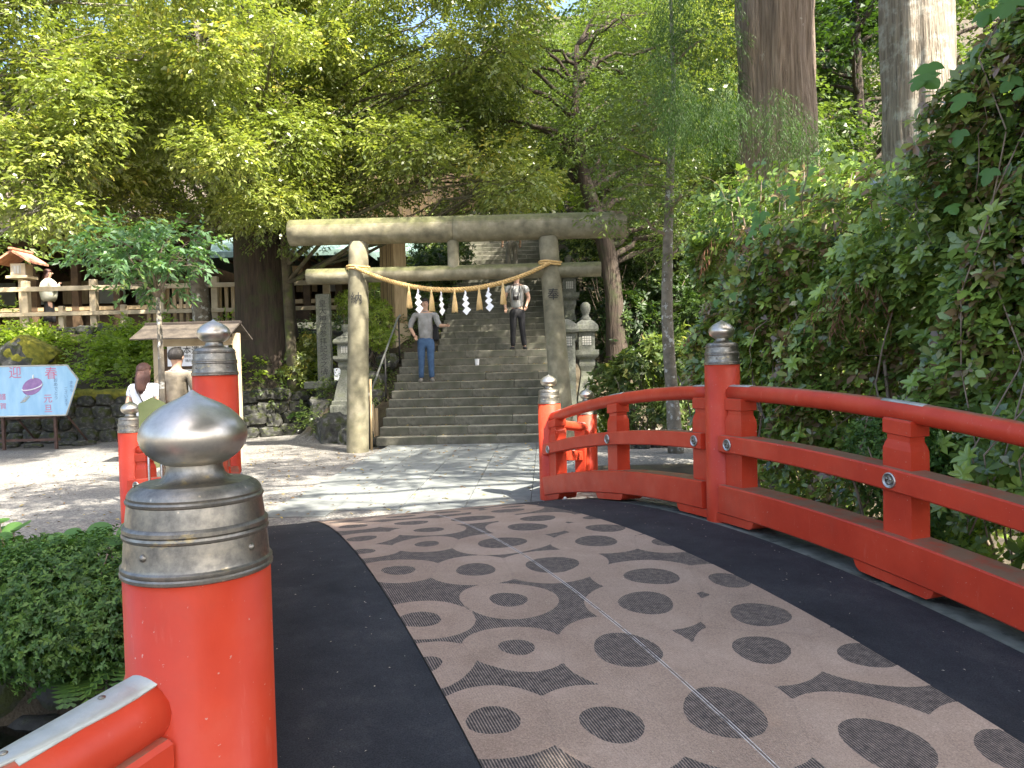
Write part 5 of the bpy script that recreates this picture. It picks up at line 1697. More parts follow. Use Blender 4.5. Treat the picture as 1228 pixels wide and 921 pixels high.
# bushes behind the right railing
bush('leafy_bush', 'glossy bright green bush behind the right railing beside the slim trunk', (2.3, 13.4, 0), [(1.75, 13.9, .95, .42, .4, .5), (2.15, 13.6, 1.2, .5, .45, .5), (2.6, 13.6, 1.45, .5, .45, .45), (2.2, 13.4, .6, .5, .4, .4), (3.1, 13.3, 1.3, .5, .5, .7), (2.9, 13.2, .6, .45, .4, .4)], 1500, 6, .12, .045, M['leaf_mid'], 61, stems=16)
bush('leafy_bush', 'bright leaved bush in gap between lantern and slim trunk', (1.85, 13.9, 0), [(1.62, 14.2, .45, .32, .3, .32), (1.95, 14.0, .35, .3, .3, .25)], 420, 6, .10, .03, M['leaf_lime'], 62, stems=6)
bush('nandina_shrub', 'feathery bright green shrub behind the left torii pillar', (-3.3, 17.8, 1.6), [(-3.55, 17.8, 2.9, .45, .4, .35), (-3.05, 17.8, 2.6, .4, .4, .4), (-3.3, 17.9, 3.45, .35, .35, .25), (-3.0, 17.7, 2.1, .35, .4, .3)], 1300, 6, .085, .022, M['leaf_lime'], 63, stems=14)
bush('leafy_bush', 'low bright bush beside the inscribed tablet on the wall', (-4.75, 17.4, 1.1), [(-4.75, 17.5, 1.7, .35, .3, .35), (-4.55, 17.6, 2.05, .25, .3, .25), (-4.85, 17.3, 1.35, .35, .25, .25)], 500, 6, .085, .04, M['leaf_bright'], 64, stems=6)
bush('round_shrub', 'dark green shrub beneath the tie beam beyond the steps', (-2.0, 21.0, 2.8), [(-2.0, 21, 3.9, .7, .6, .7), (-1.5, 21.6, 4.4, .6, .6, .6), (-2.1, 22.5, 4.9, .8, .7, .6)], 1300, 6, .10, .04, M['leaf_dark'], 65, stems=8)
# clipped azaleas on the far bank of the stream
bush('azalea_bush', 'rounded dark green azalea bush over the stream behind the front post', (-2.75, 4.75, -.5), [(-2.75, 4.85, .08, .62, .6, .42), (-2.38, 4.75, .0, .48, .5, .36), (-3.15, 4.75, .06, .6, .55, .42), (-2.75, 4.6, -.02, .6, .45, .30)], 11000, 5, .034, .015, M['leaf_azalea'], 66, stems=3, out=1.2)
bush('azalea_bush', 'left azalea bush running out of the picture at the stream edge', (-3.9, 4.8, -.5), [(-3.8, 4.85, .08, .65, .6, .42), (-4.5, 4.9, .06, .6, .6, .42), (-4.0, 4.6, -.02, .7, .45, .30)], 6500, 5, .034, .015, M['leaf_azalea'], 67, stems=3, out=1.2)

# broad round leaves behind the azaleas, ferns in front
def leaf_piece(lobes, L, mt, name, n=18):
    if lobes == 3:
        half = [(0, -.02), (.16, -.10), (.34, -.08), (.50, .08), (.62, .30), (.46, .34), (.30, .36), (.33, .55), (.24, .80), (.10, .95)]
        out_ = half + [(0, 1.04)] + [(-x, y) for x, y in reversed(half[1:])]
        pts = [(x * L, y * L, -.22 * abs(x) * L + random.uniform(-.02, .02) * L - .06 * y * y * L) for x, y in out_]
        n = len(pts)
    else:
        pts = [(math.cos(2 * PI * i / n) * L * .52, math.sin(2 * PI * i / n) * L * .5 + L * .42, -.08 * L * abs(math.cos(2 * PI * i / n))) for i in range(n)]
    m = MB()
    vs = [(0, L * .35, .02 * L)] + pts
    m.add(vs, [(0, i + 1, (i + 1) % n + 1) for i in range(n)], True)
    me = m.mesh(name, mt)
    at_ = me.attributes.new('rnd', 'FLOAT', 'POINT')
    at_.data.foreach_set('value', [random.random()] * len(me.vertices))
    return me
def put_leaf(me, par, p, face, roll, s):
    o = bpy.data.objects.new(me.name.split('.')[0], me)
    COL.objects.link(o)
    o.parent = par
    f = Vector(face).normalized()
    q = f.to_track_quat('Z', 'Y')
    o.rotation_euler = (q.to_matrix() @ Matrix.Rotation(roll, 3, 'Z')).to_euler()
    o.location = Vector(p) - par.location
    o.scale = (s, s, s)
    return o
rr = random.Random(77)
bl = empty('broad_leaf_plant', (-3.4, 5.6, 0), 'low plant with broad round leaves along the gravel edge', 'plant')
rl = [leaf_piece(0, .15, M['leaf_vine'], 'leaf') for _ in range(3)]
for i in range(70):
    x = rr.uniform(-4.4, -2.45)
    p = Vector((x, 5.15 + rr.uniform(-.3, .35), .36 + rr.uniform(-.12, .13)))
    put_leaf(rr.choice(rl), bl, p, (rr.uniform(-.4, .4), -.5 + rr.uniform(-.3, .3), 1), rr.uniform(0, 6.28), rr.uniform(.6, 1.1))
    MB().tube([(x + .02, p.y + .05, -.15), p], .004, 4).build('stem', M['twig'], bl)
def fern(base, label, seed, n=9, L=.38):
    rr = random.Random(seed)
    root = empty('fern', base, label, 'fern')
    for i in range(n):
        a = rr.uniform(-2.6, -.5)
        m = MB()
        b = Vector(base)
        pts = [b + Vector((math.cos(a) * L * t, math.sin(a) * L * t, L * (.55 * t - .75 * t * t))) for t in [j / 9 for j in range(10)]]
        m.tube(pts, .003, 4)
        for j in range(1, 10):
            w_ = .09 * math.sin(PI * (j / 10) ** .7) + .012
            t = (pts[j] - pts[j - 1]).normalized(); s_ = t.cross(Vector((0, 0, 1))).normalized()
            for sg_ in (-1, 1):
                m.add([pts[j], pts[j] + s_ * sg_ * w_ + t * .02, pts[j] + s_ * sg_ * w_ * .5 + t * .035, pts[j] + t * .02], [(0, 1, 2, 3)])
        o = m.build('frond', M['leaf_azalea'], root)
        at_ = o.data.attributes.new('rnd', 'FLOAT', 'POINT')
        at_.data.foreach_set('value', [rr.random()] * len(o.data.vertices))
    return root
fern((-2.20, 4.45, -.20), 'fern hanging over the water just left of the front post', 1, 7, .26)
fern((-2.55, 4.42, -.26), 'second fern below the azalea bush at the stream', 2, 6, .22)
fern((-4.75, 17.15, .45), 'small fern growing from the low stone wall', 3, 8, .3)

# sapling on the gravel
build_tree('young_tree', 'young tree with thin lichened stem and flat leafy crown on the gravel', (-3.62, 8.0, 0), [(-3.62, 8, -.05), (-3.63, 8, .8), (-3.60, 8, 1.6), (-3.62, 8, 2.25)], [.040, .034, .030, .022],
           M['bark_grey'], M['leaf_sapling'], [(*A(x, y, 8 + dd), rx, .30, .14) for x, y, dd, rx in ((110, 300, .1, .22), (140, 285, -.2, .28), (175, 275, .2, .28), (210, 285, 0, .26), (240, 290, .1, .16), (160, 310, -.3, .25), (200, 320, .2, .28), (225, 308, -.2, .2), (180, 300, .3, .3), (125, 312, .0, .22), (205, 345, .1, .14), (165, 340, .1, .16))], 400, 6, .17, .085, .032, seed=71, br=.016, twigs=3, rough=.08, droop=.3, bstart=.8)

# ------------------------------------------------------------------ the hedge behind the right railing
def hedge():
    rng = np.random.default_rng(5); rr = random.Random(5)
    root = empty('mixed_hedge', B(5.2, 3.5, 0), 'tall tangled mixed hedge of glossy green and reddish leaves behind the right railing', 'hedge')
    def H(s):
        return np.interp(s, [-2, 1.6, 1.85, 2.05, 2.3, 2.7, 3.1, 4.0, 5.5, 7.4], [5.2, 4.7, 3.9, 3.1, 2.75, 2.80, 2.90, 3.2, 3.35, 3.6])
    def front(s, z):
        base_ = np.interp(s, [-2, 1, 4, 5.2, 6, 7.4], [4.15, 4.15, 4.35, 4.65, 5.15, 6.3])
        return base_ + .28 * np.sin(s * 2.3 + z * 1.1) * np.cos(z * 2.0 - s) + .13 * np.sin(s * 5.1 + z * 4.3) + .10 * (z - 1.8) ** 2 * (z > 1.8) * .6
    n = 24000
    s = rng.uniform(-1.2, 7.2, n)
    z = rng.random(n) ** .85 * H(s)
    z = np.maximum(z, .12)
    dep = rng.exponential(.30, n)
    topd = np.clip(1 - (H(s) - z) / .5, 0, 1)
    dep = np.where(topd > 0, rng.uniform(0, 1.8, n), dep)
    keep = (z > .7) | (rng.random(n) < .45)
    s, z, dep, topd = s[keep], z[keep], dep[keep], topd[keep]
    m2 = 5200
    s2 = rng.uniform(.7, 2.15, m2); z2 = rng.uniform(1.6, 5.0, m2)
    k2 = z2 < H(s2)
    s = np.concatenate([s, s2[k2]]); z = np.concatenate([z, z2[k2]]); dep = np.concatenate([dep, rng.exponential(.25, k2.sum())]); topd = np.concatenate([topd, np.zeros(k2.sum())])
    q = front(s, z) + dep
    z = z + rng.normal(size=len(z)) * .05 * (topd > 0)
    Pp = np.stack([BO.x + BQ.x * q + BU.x * s, BO.y + BQ.y * q + BU.y * s, z - .05], -1)
    m = len(s)
    Av = -np.array([BQ.x, BQ.y, 0]) * .8 + np.array([0, 0, .75]) + rng.normal(size=(m, 3)) * .4
    # species patches: glossy dark, reddish tips, bright new growth
    V, r_ = rosette_leaves(rng, Pp, Av, 7, .080, .036, hexa=True)
    pat = .5 + .5 * np.sin(s * 1.9 + 1.3 * z) * np.sin(z * 2.6 - s * .7 + 1)
    tone = rng.random(m)
    t = np.where(tone < .62, tone * 1.0, np.where(pat > .45, .70 + (tone - .62) * .6, .25 + (tone - .62)))
    t = np.where(rng.random(m) < .09, .96 + rng.random(m) * .04, t)
    r_ = np.clip(np.repeat(t, 7) + rng.normal(size=m * 7) * .03, 0, 1)
    quad_mesh('foliage', V, M['leaf_hedge'], r_, root)
    # nearest single leaves as pieces of their own
    me = []
    for k in range(6):
        mm = MB()
        L_, W_ = .10, .042
        mm.add([(0, 0, 0), (W_ * .42, L_ * .25, .004), (W_ * .5, L_ * .5, .006), (W_ * .3, L_ * .8, 0), (0, L_, -.012), (-W_ * .3, L_ * .8, 0), (-W_ * .5, L_ * .5, .006), (-W_ * .42, L_ * .25, .004), (0, L_ * .5, -.004)],
               [(8, 0, 1), (8, 1, 2), (8, 2, 3), (8, 3, 4), (8, 4, 5), (8, 5, 6), (8, 6, 7), (8, 7, 0)], True)
        x = mm.mesh('leaf', M['leaf_hedge'])
        a_ = x.attributes.new('rnd', 'FLOAT', 'POINT')
        a_.data.foreach_set('value', [(.95, 1.0, .4, .66, .97, .5)[k]] * len(x.vertices))
        me.append(x)
    for k in range(42):
        s_ = rr.uniform(.2, 4.5); z_ = rr.uniform(.5, 2.9)
        q_ = float(front(s_, z_)) - .05
        p = B(q_, s_, z_)
        mk = rr.choice(me)
        ax = (-BQ * .9 + Vector((rr.uniform(-.3, .3), rr.uniform(-.3, .3), .6))).normalized()
        t1 = ax.orthogonal().normalized(); t2 = ax.cross(t1)
        off = rr.uniform(0, 6)
        for j in range(7):
            a = off + j * 2 * PI / 7
            d = t1 * math.cos(a) + t2 * math.sin(a) + ax * rr.uniform(.1, .5)
            d.normalize()
            o = bpy.data.objects.new('leaf', mk); COL.objects.link(o); o.parent = root
            zc = (ax - d * ax.dot(d)).normalized()
            xm = d.cross(zc)
            o.rotation_euler = Matrix((xm, d, zc)).transposed().to_euler()
            o.location = p - root.location
            sc = rr.uniform(.7, 1.05); o.scale = (sc, sc, sc)
    # stems and dead twigs
    for k in range(150):
        s_ = rr.uniform(-.8, 7.0)
        zt = rr.uniform(1.0, float(H(s_)))
        a = B(float(front(s_, .3)) + rr.uniform(.2, .9), s_ + rr.uniform(-.2, .2), -.5)
        b = B(float(front(s_, zt)) + rr.uniform(.10, .7), s_ + rr.uniform(-.5, .5), zt)
        r0 = rr.uniform(.006, .022)
        MB().tube(curved(a, b, .06, 8, .02, rr), [r0 * (1 - .6 * i / 8) for i in range(9)], 6).build('stem', M['bark_grey'] if k % 3 else M['twig'], root)
    for k in range(90):
        s_ = rr.uniform(0, 7.5); z_ = rr.uniform(.8, float(H(s_)) - .1)
        a = B(float(front(s_, z_)) + .1, s_, z_)
        b = a + Vector((rr.uniform(-.5, .5), rr.uniform(-.5, .3), rr.uniform(-.5, .6)))
        MB().tube(curved(a, b, .2, 6, .05, rr), [.004, .004, .0035, .003, .0025, .002, .0015], 4).build('twig', M['twig'], root)
    # dry brown needles caught in the hedge
    cl = [(*B(float(front(5.2, 2.55)) + .05, 5.2, 2.65), .30, .25, .22), (*B(float(front(2.9, 2.0)), 2.9, 1.95), .22, .2, .25), (*B(float(front(4.6, 2.5)) + .05, 4.6, 2.6), .25, .2, .15)]
    V, r2 = spray_leaves(rng, cl, 130, 8, .22, .10, .005, droop=1.2, shell=.1)
    quad_mesh('dead_needles', V, simple('dead_needles', [(0.3, (0.10, 0.04, 0.02)), (0.7, (0.22, 0.10, 0.05))], 9, .9, bstr=0), r2, root)
    # climbing vine with large lobed leaves
    vn = empty('climbing_vine', B(4.0, 1.6, 2.5), 'climbing vine with large lobed blue green leaves at the upper right', 'vine')
    vl = [leaf_piece(3, .17, M['leaf_vine'], 'leaf', 24) for _ in range(4)]
    for k in range(88):
        if k < 70:
            s_ = rr.uniform(1.25, 2.1); z_ = rr.uniform(2.2, 4.6)
            if z_ < 2.9 and rr.random() < .4: continue
        else:
            s_ = rr.gauss(3.9, .4); z_ = rr.gauss(2.6, .3)
        p = B(float(front(s_, z_)) - rr.uniform(.02, .14), s_, z_)
        put_leaf(rr.choice(vl), vn, p, (-BQ.x * .8 + rr.uniform(-.3, .3), -BQ.y - .5 + rr.uniform(-.3, .3), .55 + rr.uniform(-.3, .3)), PI + rr.uniform(-.8, .8), rr.uniform(.45, .85) * (1 if k < 70 else .7))
    for k in range(7):
        s_ = rr.uniform(1.2, 2.0)
        pts = [B(float(front(s_ + .1 * math.sin(j), .5 + j * .45)) + .0, s_ + .12 * math.sin(j * 1.3 + k), .5 + j * .45) for j in range(10)]
        MB().tube(pts, .005, 5).build('stem', M['twig'], vn)
    return root
hedge()
# small clipped box shrub just behind the railing post
bush('box_shrub', 'small dense dark green shrub just behind the tall right railing post', B(4.0, 2.2, 0), [(*B(4.05, 2.35, .85), .32, .32, .34), (*B(4.1, 2.1, .5), .3, .3, .4)], 2600, 5, .032, .014, M['leaf_azalea'], 69, stems=8)
# stones edging the planting behind the right railing
rr = random.Random(4)
for i in range(16):
    x = 1.7 + i * .24
    tag(place('edging_stone', ROCKS[i % 8], None, (x, 12.95 + rr.uniform(-.06, .06) - .25 * max(0, x - 2.8), .08), rr.uniform(0, 3), (.26, .22, .20)), 'small stone in the row edging the planting behind right railing', 'stone', 'edging stones behind the right railing')

# ------------------------------------------------------------------ people
def skin_mesh(name, verts, edges, radii, root=0, sub=1):
    me = bpy.data.meshes.new(name)
    me.from_pydata(verts, edges, [])
    o = bpy.data.objects.new(name, me)
    COL.objects.link(o)
    md = o.modifiers.new('skin', 'SKIN')
    md.use_smooth_shade = True
    if not me.skin_vertices:
        bm = bmesh.new(); bm.from_mesh(me); bm.verts.layers.skin.verify(); bm.to_mesh(me); bm.free()
    sv = me.skin_vertices[0].data
    for i, r in enumerate(radii):
        sv[i].radius = (r, r) if not hasattr(r, '__len__') else r
        sv[i].use_root = (i == root)
    if sub:
        sd = o.modifiers.new('sub', 'SUBSURF'); sd.levels = sub; sd.render_levels = sub
    dg = bpy.context.evaluated_depsgraph_get()
    out = bpy.data.meshes.new_from_object(o.evaluated_get(dg))
    COL.objects.unlink(o); bpy.data.objects.remove(o)
    out.polygons.foreach_set('use_smooth', [True] * len(out.polygons))
    return out
def to_mb(me):
    m = MB()
    m.add([v.co.copy() for v in me.vertices], [tuple(p.vertices) for p in me.polygons], True)
    return m
def person(name_label, loc, face, H, arms, legs=None, top='cloth_white', bottom='denim', shoes='cloth_black', hair='hair', sleeve=.5, hairlen=0, skirt=False, lean=0.0, wide=1.0, group=None, head=True, turn=0.0, jacket=.50):
    """arms = [(elbow, wrist)] for left(-x) and right(+x) in units of height, local x right, y ahead"""
    rz = face
    root = empty('person', loc, name_label, 'person', group, rz)
    W = wide
    legs = legs or [((-.058, .01, .28), (-.060, -.012, .045)), ((.058, .01, .28), (.060, -.012, .045))]
    S = lambda p: Vector((p[0] * H, p[1] * H + lean * H * max(0, p[2] - .5), p[2] * H))
    V = [(0, 0, .525), (0, 0, .60), (0, .0, .70), (0, -.005, .785), (0, .0, .835), (0, .004, .865), (0, .010, .893), (0, .006, .935), (0, -.004, .972)]
    Rr = [(.075 * W, .055), (.070 * W, .050), (.082 * W, .055), (.075 * W, .050), (.034, .034), (.030, .030), (.042, .046), (.050, .060), (.034, .042)]
    E_ = [(0, 1), (1, 2), (2, 3), (3, 4), (4, 5), (5, 6), (6, 7), (7, 8)]
    arm_i = []
    for sgn, (el, wr) in zip((-1, 1), arms):
        b = len(V)
        sh = (sgn * .105 * W, -.002, .805)
        V += [sh, el, wr]
        Rr += [.033, .026, .018]
        hd = Vector(wr) + (Vector(wr) - Vector(el)).normalized() * .035
        V += [tuple(hd)]
        Rr += [(.020, .013)]
        E_ += [(3, b), (b, b + 1), (b + 1, b + 2), (b + 2, b + 3)]
        arm_i.append((sh, el, wr, hd))
    for sgn, (kn, an) in zip((-1, 1), legs):
        b = len(V)
        hp = (sgn * .052 * W, 0, .49)
        V += [hp, kn, an, (an[0] + sgn * .006, an[1] + .045, .022), (an[0] + sgn * .010, an[1] + .10, .016)]
        Rr += [.052 * W, .036, .022, .022, .018]
        E_ += [(0, b), (b, b + 1), (b + 1, b + 2), (b + 2, b + 3), (b + 3, b + 4)]
    Rr = [((r[0] * .72, r[1] * .72) if hasattr(r, '__len__') else r) if i_ < 4 else r for i_, r in enumerate(Rr)]
    Rr = [r * .72 if (i_ > 8 + 8 and not hasattr(r, '__len__')) else r for i_, r in enumerate(Rr)]
    zfix = [S(p) for p in V]
    rad = [(r[0] * H, r[1] * H) if hasattr(r, '__len__') else (r * H, r * H) for r in Rr]
    body = to_mb(skin_mesh('body', zfix, E_, rad))
    # fingers and thumb
    for (sh, el, wr, hd) in arm_i:
        d = (S(hd) - S(wr)).normalized()
        sd = d.cross(Vector((0, 1, 0.3))).normalized()
        for k in range(4):
            b0 = S(hd) + sd * (.0075 * H * (k - 1.5)) + d * .006 * H
            L_ = (.040, .046, .043, .034)[k] * H
            body.tube([b0, b0 + d * L_ * .5 + Vector((0, .002 * H, 0)), b0 + d * L_ * .95 + Vector((0, .008 * H, -.004 * H))], [.0050 * H, .0046 * H, .0035 * H], 6)
        t0 = S(wr) + d * .012 * H + sd * -.010 * H
        body.tube([t0, t0 + d * .02 * H - sd * .010 * H, t0 + d * .038 * H - sd * .011 * H], [.0062 * H, .0054 * H, .004 * H], 6)
    # nose, ears, brows, mouth
    hc = S((0, .006, .935))
    body.ell(hc + Vector((0, .058 * H, -.004 * H)), (.007 * H, .012 * H, .013 * H), 8, 6)
    for sg_ in (-1, 1):
        body.ell(hc + Vector((sg_ * .049 * H, -.002 * H, -.006 * H)), (.006 * H, .012 * H, .018 * H), 8, 6)
    bo = body.build('body', M['skin'], root, world=False)
    ey = MB()
    for sg_ in (-1, 1):
        ey.ell(hc + Vector((sg_ * .018 * H, .052 * H, .006 * H)), (.006 * H, .004 * H, .004 * H), 8, 6)
    ey.ell(hc + Vector((0, .053 * H, -.026 * H)), (.013 * H, .004 * H, .003 * H), 8, 6)
    ey.build('face_features', M['hair_brown'], bo, world=False)
    # top
    k = 1.13
    tv = [(0, 0, jacket), (0, 0, .60), (0, .0, .70), (0, -.005, .785), (0, -.002, .825)]
    tr = [(.088 * W, .068), (.080 * W, .060), (.088 * W, .062), (.080 * W, .056), (.046, .044)]
    te = [(0, 1), (1, 2), (2, 3), (3, 4)]
    for sgn, (sh, el, wr, hd) in zip((-1, 1), arm_i):
        b = len(tv)
        tv += [sh, tuple(Vector(sh).lerp(Vector(el), .55))]
        tr += [.042, .040]
        te += [(3, b), (b, b + 1)]
        if sleeve > .55:
            tv += [el]; tr += [.035]; te += [(b + 1, b + 2)]
            if sleeve > 1:
                tv += [tuple(Vector(el).lerp(Vector(wr), min(.9, sleeve - 1)))]; tr += [.028]; te += [(b + 2, b + 3)]
    tm = skin_mesh('shirt', [S(p) for p in tv], te, [(r[0] * H, r[1] * H) if hasattr(r, '__len__') else (r * H, r * H) for r in tr], 2)
    for v in tm.vertices:
        q = v.co / H
        v.co *= 1 + .012 * noise.noise(q * 16) 
        v.co.x += H * .006 * noise.noise(q * 22 + Vector((3, 0, 0))); v.co.y += H * .007 * noise.noise(q * 20)
    to_mb(tm).build('shirt', M[top], root, world=False)
    MB().tube([S((math.cos(a) * .036, math.sin(a) * .036 + .001, .838)) for a in np.linspace(0, 2 * PI, 17)], .006 * H, 6).build('collar', M['cloth_white' if top == 'cloth_brown' else top], root, world=False)
    # bottom
    if skirt:
        m = MB()
        prof = [(.072, .56), (.085, .50), (.092, .40), (.105, .25), (.118, .16), (.112, .155)]
        vs = []; n = 28; fs = []
        for r, z in prof:
            for i in range(n):
                a = 2 * PI * i / n
                rr_ = r * (1 + .05 * math.cos(a * 8) * (0.56 - z) / .4)
                vs.append(S((rr_ * math.cos(a), rr_ * .78 * math.sin(a), z)))
        for j in range(len(prof) - 1):
            for i in range(n):
                fs.append((j * n + i, j * n + (i + 1) % n, (j + 1) * n + (i + 1) % n, (j + 1) * n + i))
        m.add(vs, fs, True); m.build('skirt', M[bottom], root, world=False)
    else:
        bv = [(0, 0, .545), (0, 0, .51)]
        br_ = [(.076 * W, .058), (.074 * W, .060)]
        be = [(0, 1)]
        for sgn, (kn, an) in zip((-1, 1), legs):
            b = len(bv)
            bv += [(sgn * .050 * W, 0, .46), kn, tuple(Vector(kn).lerp(Vector(an), .55)), (an[0], an[1], .04)]
            br_ += [.056 * W, .043, .037, .036]
            be += [(1, b), (b, b + 1), (b + 1, b + 2), (b + 2, b + 3)]
        bm_ = skin_mesh('trousers', [S(p) for p in bv], be, [(r[0] * H, r[1] * H) if hasattr(r, '__len__') else (r * H, r * H) for r in br_])
        for v in bm_.vertices:
            q = v.co / H
            v.co.x += H * .005 * noise.noise(q * 18); v.co.y += H * .006 * noise.noise(q * 19 + Vector((0, 4, 0)))
        to_mb(bm_).build('trousers', M[bottom], root, world=False)
    for sgn, (kn, an) in zip((-1, 1), legs):
        m = MB()
        a = S((an[0], an[1], .022)); b = S((an[0] + sgn * .012, an[1] + .085, .018))
        m.tube([a - (b - a) * .28, a, a.lerp(b, .5), b, b + (b - a) * .22], [.017 * H, .026 * H, .026 * H, .023 * H, .010 * H], 10)
        m.build('shoe', M[shoes], root, world=False)
    # hair
    if hair:
        m = MB()
        m.ell(hc + Vector((0, -.008 * H, .012 * H)), (.0545 * H, .062 * H, .056 * H), 20, 14)
        for v in m.v:
            q = (v - hc) / H
            if q.y > .018 and q.z < .022:
                v.y -= (q.y - .012) * H * .95
            if q.z < -.02 and not hairlen:
                v.z = hc.z - .024 * H
            v += Vector((noise.noise(q * 60), noise.noise(q * 60 + Vector((9, 0, 0))), noise.noise(q * 50 + Vector((0, 9, 0))))) * .0035 * H
        if hairlen:
            n = 22
            for i in range(n):
                a = PI * 1.06 + (PI * .88) * i / (n - 1)
                p0 = hc + Vector((math.cos(a) * .044 * H, math.sin(a) * .05 * H - .004 * H, .02 * H))
                p1 = hc + Vector((math.cos(a) * .052 * H, math.sin(a) * .062 * H - .006 * H, -.06 * H))
                p2 = hc + Vector((math.cos(a) * .046 * H, math.sin(a) * .056 * H - .022 * H, -hairlen * H * .7))
                p3 = hc + Vector((math.cos(a) * .036 * H, math.sin(a) * .04 * H - .03 * H, -hairlen * H * (1 - .08 * abs(math.cos(a)))))
                m.tube([p0, p1, p2, p3], [.010 * H, .013 * H, .011 * H, .004 * H], 6)
        m.build('hair', M[hair], root, world=False)
    return root
# couple at the notice board, seen from behind
w1 = person('woman with long brown hair in white top seen from behind at notice board', (-4.74, 10.0, 0), R(-12), 1.60, [((-.155, -.01, .64), (-.150, .055, .52)), ((.150, -.01, .64), (.15, .04, .50))], top='cloth_white', bottom='cloth_olive', hair='hair_brown', hairlen=.19, skirt=True, sleeve=.5)
MB().tube([(-.06, -.085, 1.33), (.0, -.115, 1.20), (.09, -.10, 1.02), (.13, -.02, .93)], .010, 6).build('bag_strap', M['cloth_black'], w1, world=False)
person('man with short black hair in grey brown jacket seen from behind at notice board', (-4.34, 10.05, 0), R(-8), 1.79, [((-.165, -.015, .645), (-.150, .05, .53)), ((.160, -.01, .645), (.155, .05, .52))], top='cloth_brown', bottom='khaki', sleeve=.95, jacket=.46, wide=1.06)
# woman on the terrace
person('woman in cream blouse with long hair standing behind the timber fence', (at(63, 360, 20.5).x, 20.5, 2.55), R(-50), 1.66, [((-.15, .03, .66), (-.06, .12, .74)), ((.15, .03, .66), (.05, .13, .75))], top='cloth_cream', bottom='cloth_black', hair='hair_brown', hairlen=.20, sleeve=.9, jacket=.46, skirt=True, wide=1.25)
_w = bpy.data.objects['person.002'] if 'person.002' in bpy.data.objects else None
if _w is not None:
    m = MB(); m.lathe([(.16, .80), (.22, .86), (.25, 1.0), (.24, 1.15), (.21, 1.30), (.14, 1.38), (.06, 1.42)], n=20, scale=(1.15, .85))
    for v in m.v:
        v += Vector((noise.noise(v * 7), noise.noise(v * 8), 0)) * .05
    m.tube([(.2, .0, 1.25), (.30, .10, 1.12), (.24, .20, 1.20)], [.09, .09, .06], 10)
    m.build('blouse', M['cloth_cream'], _w, world=False)
# man on the lower steps
m1 = person('man in grey shirt and blue jeans gesturing on the lower steps', P(-.98, 6.5 * .3, 7 * .159), R(185), 1.74, [((-.165, .04, .665), (-.235, .13, .66)), ((.185, -.03, .66), (.135, .05, .56))], legs=[((-.052, .012, .28), (-.062, -.01, .045)), ((.055, .012, .28), (.066, -.01, .045))], top='cloth_grey', bottom='denim', shoes='khaki', sleeve=1.3, jacket=.455, lean=.03, wide=1.1)
MB().box((-.17, -.12, 1.02), (.20, .10, .34), bev=.03).build('shoulder_bag', M['cloth_black'], m1, world=False)
m2 = person('man in light grey shirt and black trousers with camera on the landing', P(.88, 3.30, 1.752), R(178), 1.74, [((-.155, -.02, .66), (-.12, .06, .56)), ((.160, -.01, .66), (.150, .04, .55))], legs=[((-.060, .012, .28), (-.085, -.01, .045)), ((.055, .012, .28), (.066, -.01, .045))], top='cloth_light', bottom='cloth_black', sleeve=.5, jacket=.52, wide=1.05)
cb = MB().box((0.02, .155, 1.14), (.13, .07, .085), bev=.01); cb.lathe([(.034, 0), (.034, .05), (.030, .06)], c=(.02, .18, 1.14), n=16, rm=Matrix.Rotation(R(-90), 3, 'X'))
cb.build('camera', M['black_metal'], m2, world=False)
for sx in (-1, 1):
    MB().tube([(sx * .05 + .02, .14, 1.18), (sx * .075, .12, 1.32), (sx * .06, .03, 1.47)], .008, 5).build('strap', M['cloth_black'], m2, world=False)
    MB().tube([(sx * .14, .115, 1.05), (sx * .145, .12, 1.30), (sx * .12, .05, 1.43), (sx * .12, -.06, 1.42)], [.016] * 4, 6).build('backpack_strap', M['khaki'], m2, world=False)
MB().box((0, -.17, 1.22), (.28, .14, .42), bev=.04).build('backpack', M['cloth_black'], m2, world=False)
p3 = P(.72, 0, 0)
kstep = 13
person('visitor in grey trousers high on the upper steps under the torii beam', P(.62, 3.68 + kstep * .3 + .15, 1.749 + (kstep + 1) * .159), R(10), 1.68, [((-.15, -.01, .64), (-.15, .04, .50)), ((.15, -.01, .64), (.15, .04, .50))], top='cloth_light', bottom='khaki', sleeve=.5)

